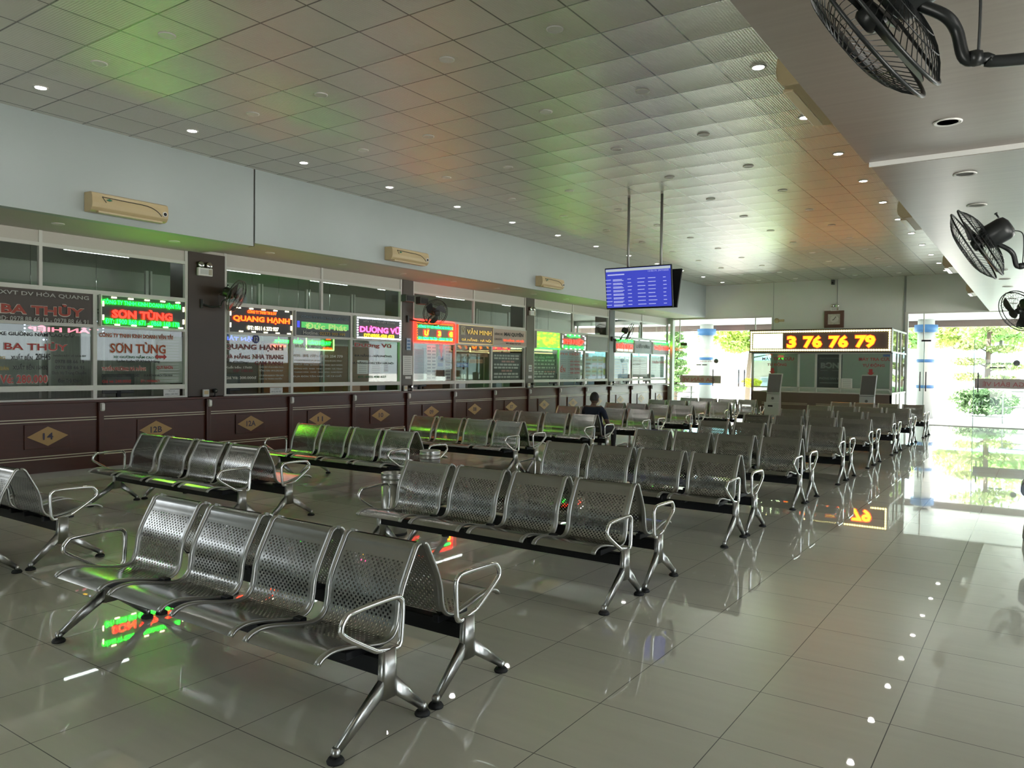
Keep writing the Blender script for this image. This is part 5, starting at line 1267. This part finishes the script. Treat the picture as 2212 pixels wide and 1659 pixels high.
def building(label, x0, x1, y, wallm, roofm, hw, hr, wins):
    t = thing('building', label, 'building', ((x0 + x1) / 2, y, -.12), group='low buildings across the yard')
    MB().box(x0, x1, y, y + 8, -.12, hw).build('wall', wallm, t)
    MB().prism([(-.5, hw), (-.3, hw + .05), (3.5, hr), (8.5, hr), (8.5, hw)], (x0 - .4, y, 0), UY, UZ, (x1 - x0 + .8, 0, 0)).build('roof', roofm, t)
    for a, b, c, d, gm in wins:
        f = MB().box(a, b, y - .06, y, c, d).build('window', C_WHITE, t)
        MB().box(a + .08, b - .08, y - .08, y - .055, c + .08, d - .08).build('pane', gm, f)
TEAL = mat('teal_roof', (.20, .52, .56), .5); PINKW = mat('pinkish_wall', (.55, .42, .38), .8); WHW = mat('white_yard_wall', (.70, .70, .67), .8); GPAN = mat('grey_blue_window', (.28, .30, .36), .3)
building('low pinkish building with a pale teal roof across the yard beyond the left door', -26, -10.6, 50, PINKW, TEAL, 2.25, 3.0, [(-17.3, -15.7, .7, 1.75, GPAN), (-14.9, -14.2, .1, 1.2, GPAN), (-22, -20.5, .7, 1.8, GPAN)])
building('low white building with a pale teal eave across the yard beyond the right door', -9.8, 14, 50, WHW, TEAL, 2.45, 3.05, [(-6.8, -5.2, .2, 2.1, GPAN), (-3.6, -2.4, .2, 2.1, GPAN), (3, 5, .2, 2.1, GPAN)])
random.seed(11)
def leaves(m, c, rad, n, size, flat=1.0):
    c = Vector(c)
    for _ in range(n):
        d = Vector((random.gauss(0, 1), random.gauss(0, 1), random.gauss(0, 1))).normalized(); r = random.random() ** .4
        p = c + Vector((d.x * rad[0], d.y * rad[1], d.z * rad[2])) * r
        u = Vector((random.gauss(0, 1), random.gauss(0, 1), random.gauss(0, flat))).normalized(); v = u.cross(Vector((random.gauss(0, 1), random.gauss(0, 1), random.gauss(0, 1)))).normalized()
        s_ = size * random.uniform(.6, 1.3); m.quad(p - u * s_, p + v * s_ * .45, p + u * s_, p - v * s_ * .45)
def tree(name, label, x, y, blobs, col, size, trunk=None, group=None, n=500):
    t = thing(name, label, 'tree' if 'tree' in name else 'plant', (x, y, -.12), group=group)
    m = MB()
    for (bx, by, bz, rx, ry, rz) in blobs: leaves(m, (x + bx, y + by, bz), (rx, ry, rz), n, size)
    m.build('foliage', leaf_material('leaf_%.2f_%.2f_%.2f' % col, col), t)
    if trunk:
        b = MB().tube([(x, y, -.12), (x + trunk[1] * .3, y, trunk[2] * .5), (x + trunk[1], y, trunk[2])], [trunk[0], trunk[0] * .8, trunk[0] * .5], 8)
        for (bx, by, bz, rx, ry, rz) in blobs: b.tube([(x + trunk[1] * min(1, bz / trunk[2]), y, max(.2, min(trunk[2], bz - .25))), (x + bx * .6, y + by * .6, bz - .02)], [trunk[0] * .35, trunk[0] * .12], 6)
        b.build('trunk', mat('bark', (.14, .10, .075), .9), t)
    return t
tree('tree', 'tall layered narrow tree just outside the left edge of the left doorway', -14.9, 36, [(random.uniform(-.2, .2), 0, .7 + .42 * k, .62 - .02 * k, .6, .2) for k in range(9)], (.26, .36, .16), .10, (.09, 0, 4.3), n=420)
tree('tree', 'broad leafy tree hanging over the yard behind the left canopy column', -12.6, 40, [(-1.6, 0, 3.6, 1.3, 1.2, .7), (.0, 0, 3.9, 1.4, 1.2, .7), (1.5, 0, 3.3, 1.3, 1.2, .75), (2.6, .2, 3.9, 1.1, 1, .6), (2.2, 0, 2.5, .7, .7, .4), (-.6, 0, 3.0, .9, .8, .5)], (.38, .46, .14), .16, (.14, .2, 3.4), n=620)
tree('tree', 'yellow green tree whose crown shows above the right end of the left doorway', -9.4, 44, [(0, 0, 4.3, 1.5, 1.2, .9), (1.2, 0, 3.9, 1.0, 1, .7)], (.44, .50, .12), .17, (.14, 0, 3.8), n=600)
tree('pine_tree', 'cloud pruned tree of flat leafy tiers in the middle of the right doorway', -1.85, 38, [(.05, 0, 4.3, 1.25, 1.1, .5), (-.35, 0, 3.75, 1.1, 1, .32), (.5, .1, 3.5, .9, .9, .28), (-.65, 0, 2.75, .62, .6, .16), (.55, 0, 2.62, .7, .6, .15), (-.7, 0, 2.1, .72, .6, .17), (.6, .1, 1.9, .7, .7, .16), (-.75, 0, 1.45, .62, .6, .17), (.5, 0, 1.35, .72, .6, .16)], (.30, .34, .16), .11, (.13, .05, 4.2), n=330)
tree('shrub', 'dark clipped hedge mound at the foot of the cloud pruned tree', -1.78, 36.2, [(-.55, -.2, .55, .75, .6, .30), (.4, -.2, .55, .8, .6, .30), (0, -.2, .2, 1.0, .7, .25), (-.2, -.3, .85, .9, .5, .12)], (.16, .24, .13), .10, n=620)
for i, (x, y, z, r, nm) in enumerate(((-8.0, 60, 4.7, 1.7, 'behind the right canopy column'), (-5.2, 64.5, 4.9, 1.9, 'left of the cloud pruned tree'), (-2.2, 60, 5.0, 2.0, 'straight behind the cloud pruned tree'), (1.2, 64.5, 5.1, 1.9, 'at the right edge of the right doorway'), (4.5, 60, 5, 2.0, 'beyond the right edge of the right doorway'))):
    tree('tree', 'round leafy roadside tree behind the white building, %s' % nm, x, y, [(0, 0, z, r, 1.5, 1.1), (r * .5, .3, z - .9, r * .75, 1.2, .7), (-r * .5, 0, z - .8, r * .75, 1.2, .7)], (.36 + .04 * (i % 2), .44, .16), .22, (.16, 0, z), 'trees behind the white building', 520)
tree('shrub', 'small yellow leaved shrub low in the middle of the left doorway', -11.75, 38, [(0, 0, 1.0, .5, .4, .22)], (.42, .40, .05), .10, (.04, 0, .9), n=260)
tree('shrub', 'low green hedge behind the railing at the left doorway', -14.2, 31.5, [(0, 0, .35, .9, .4, .35)], (.16, .28, .06), .09, n=500)
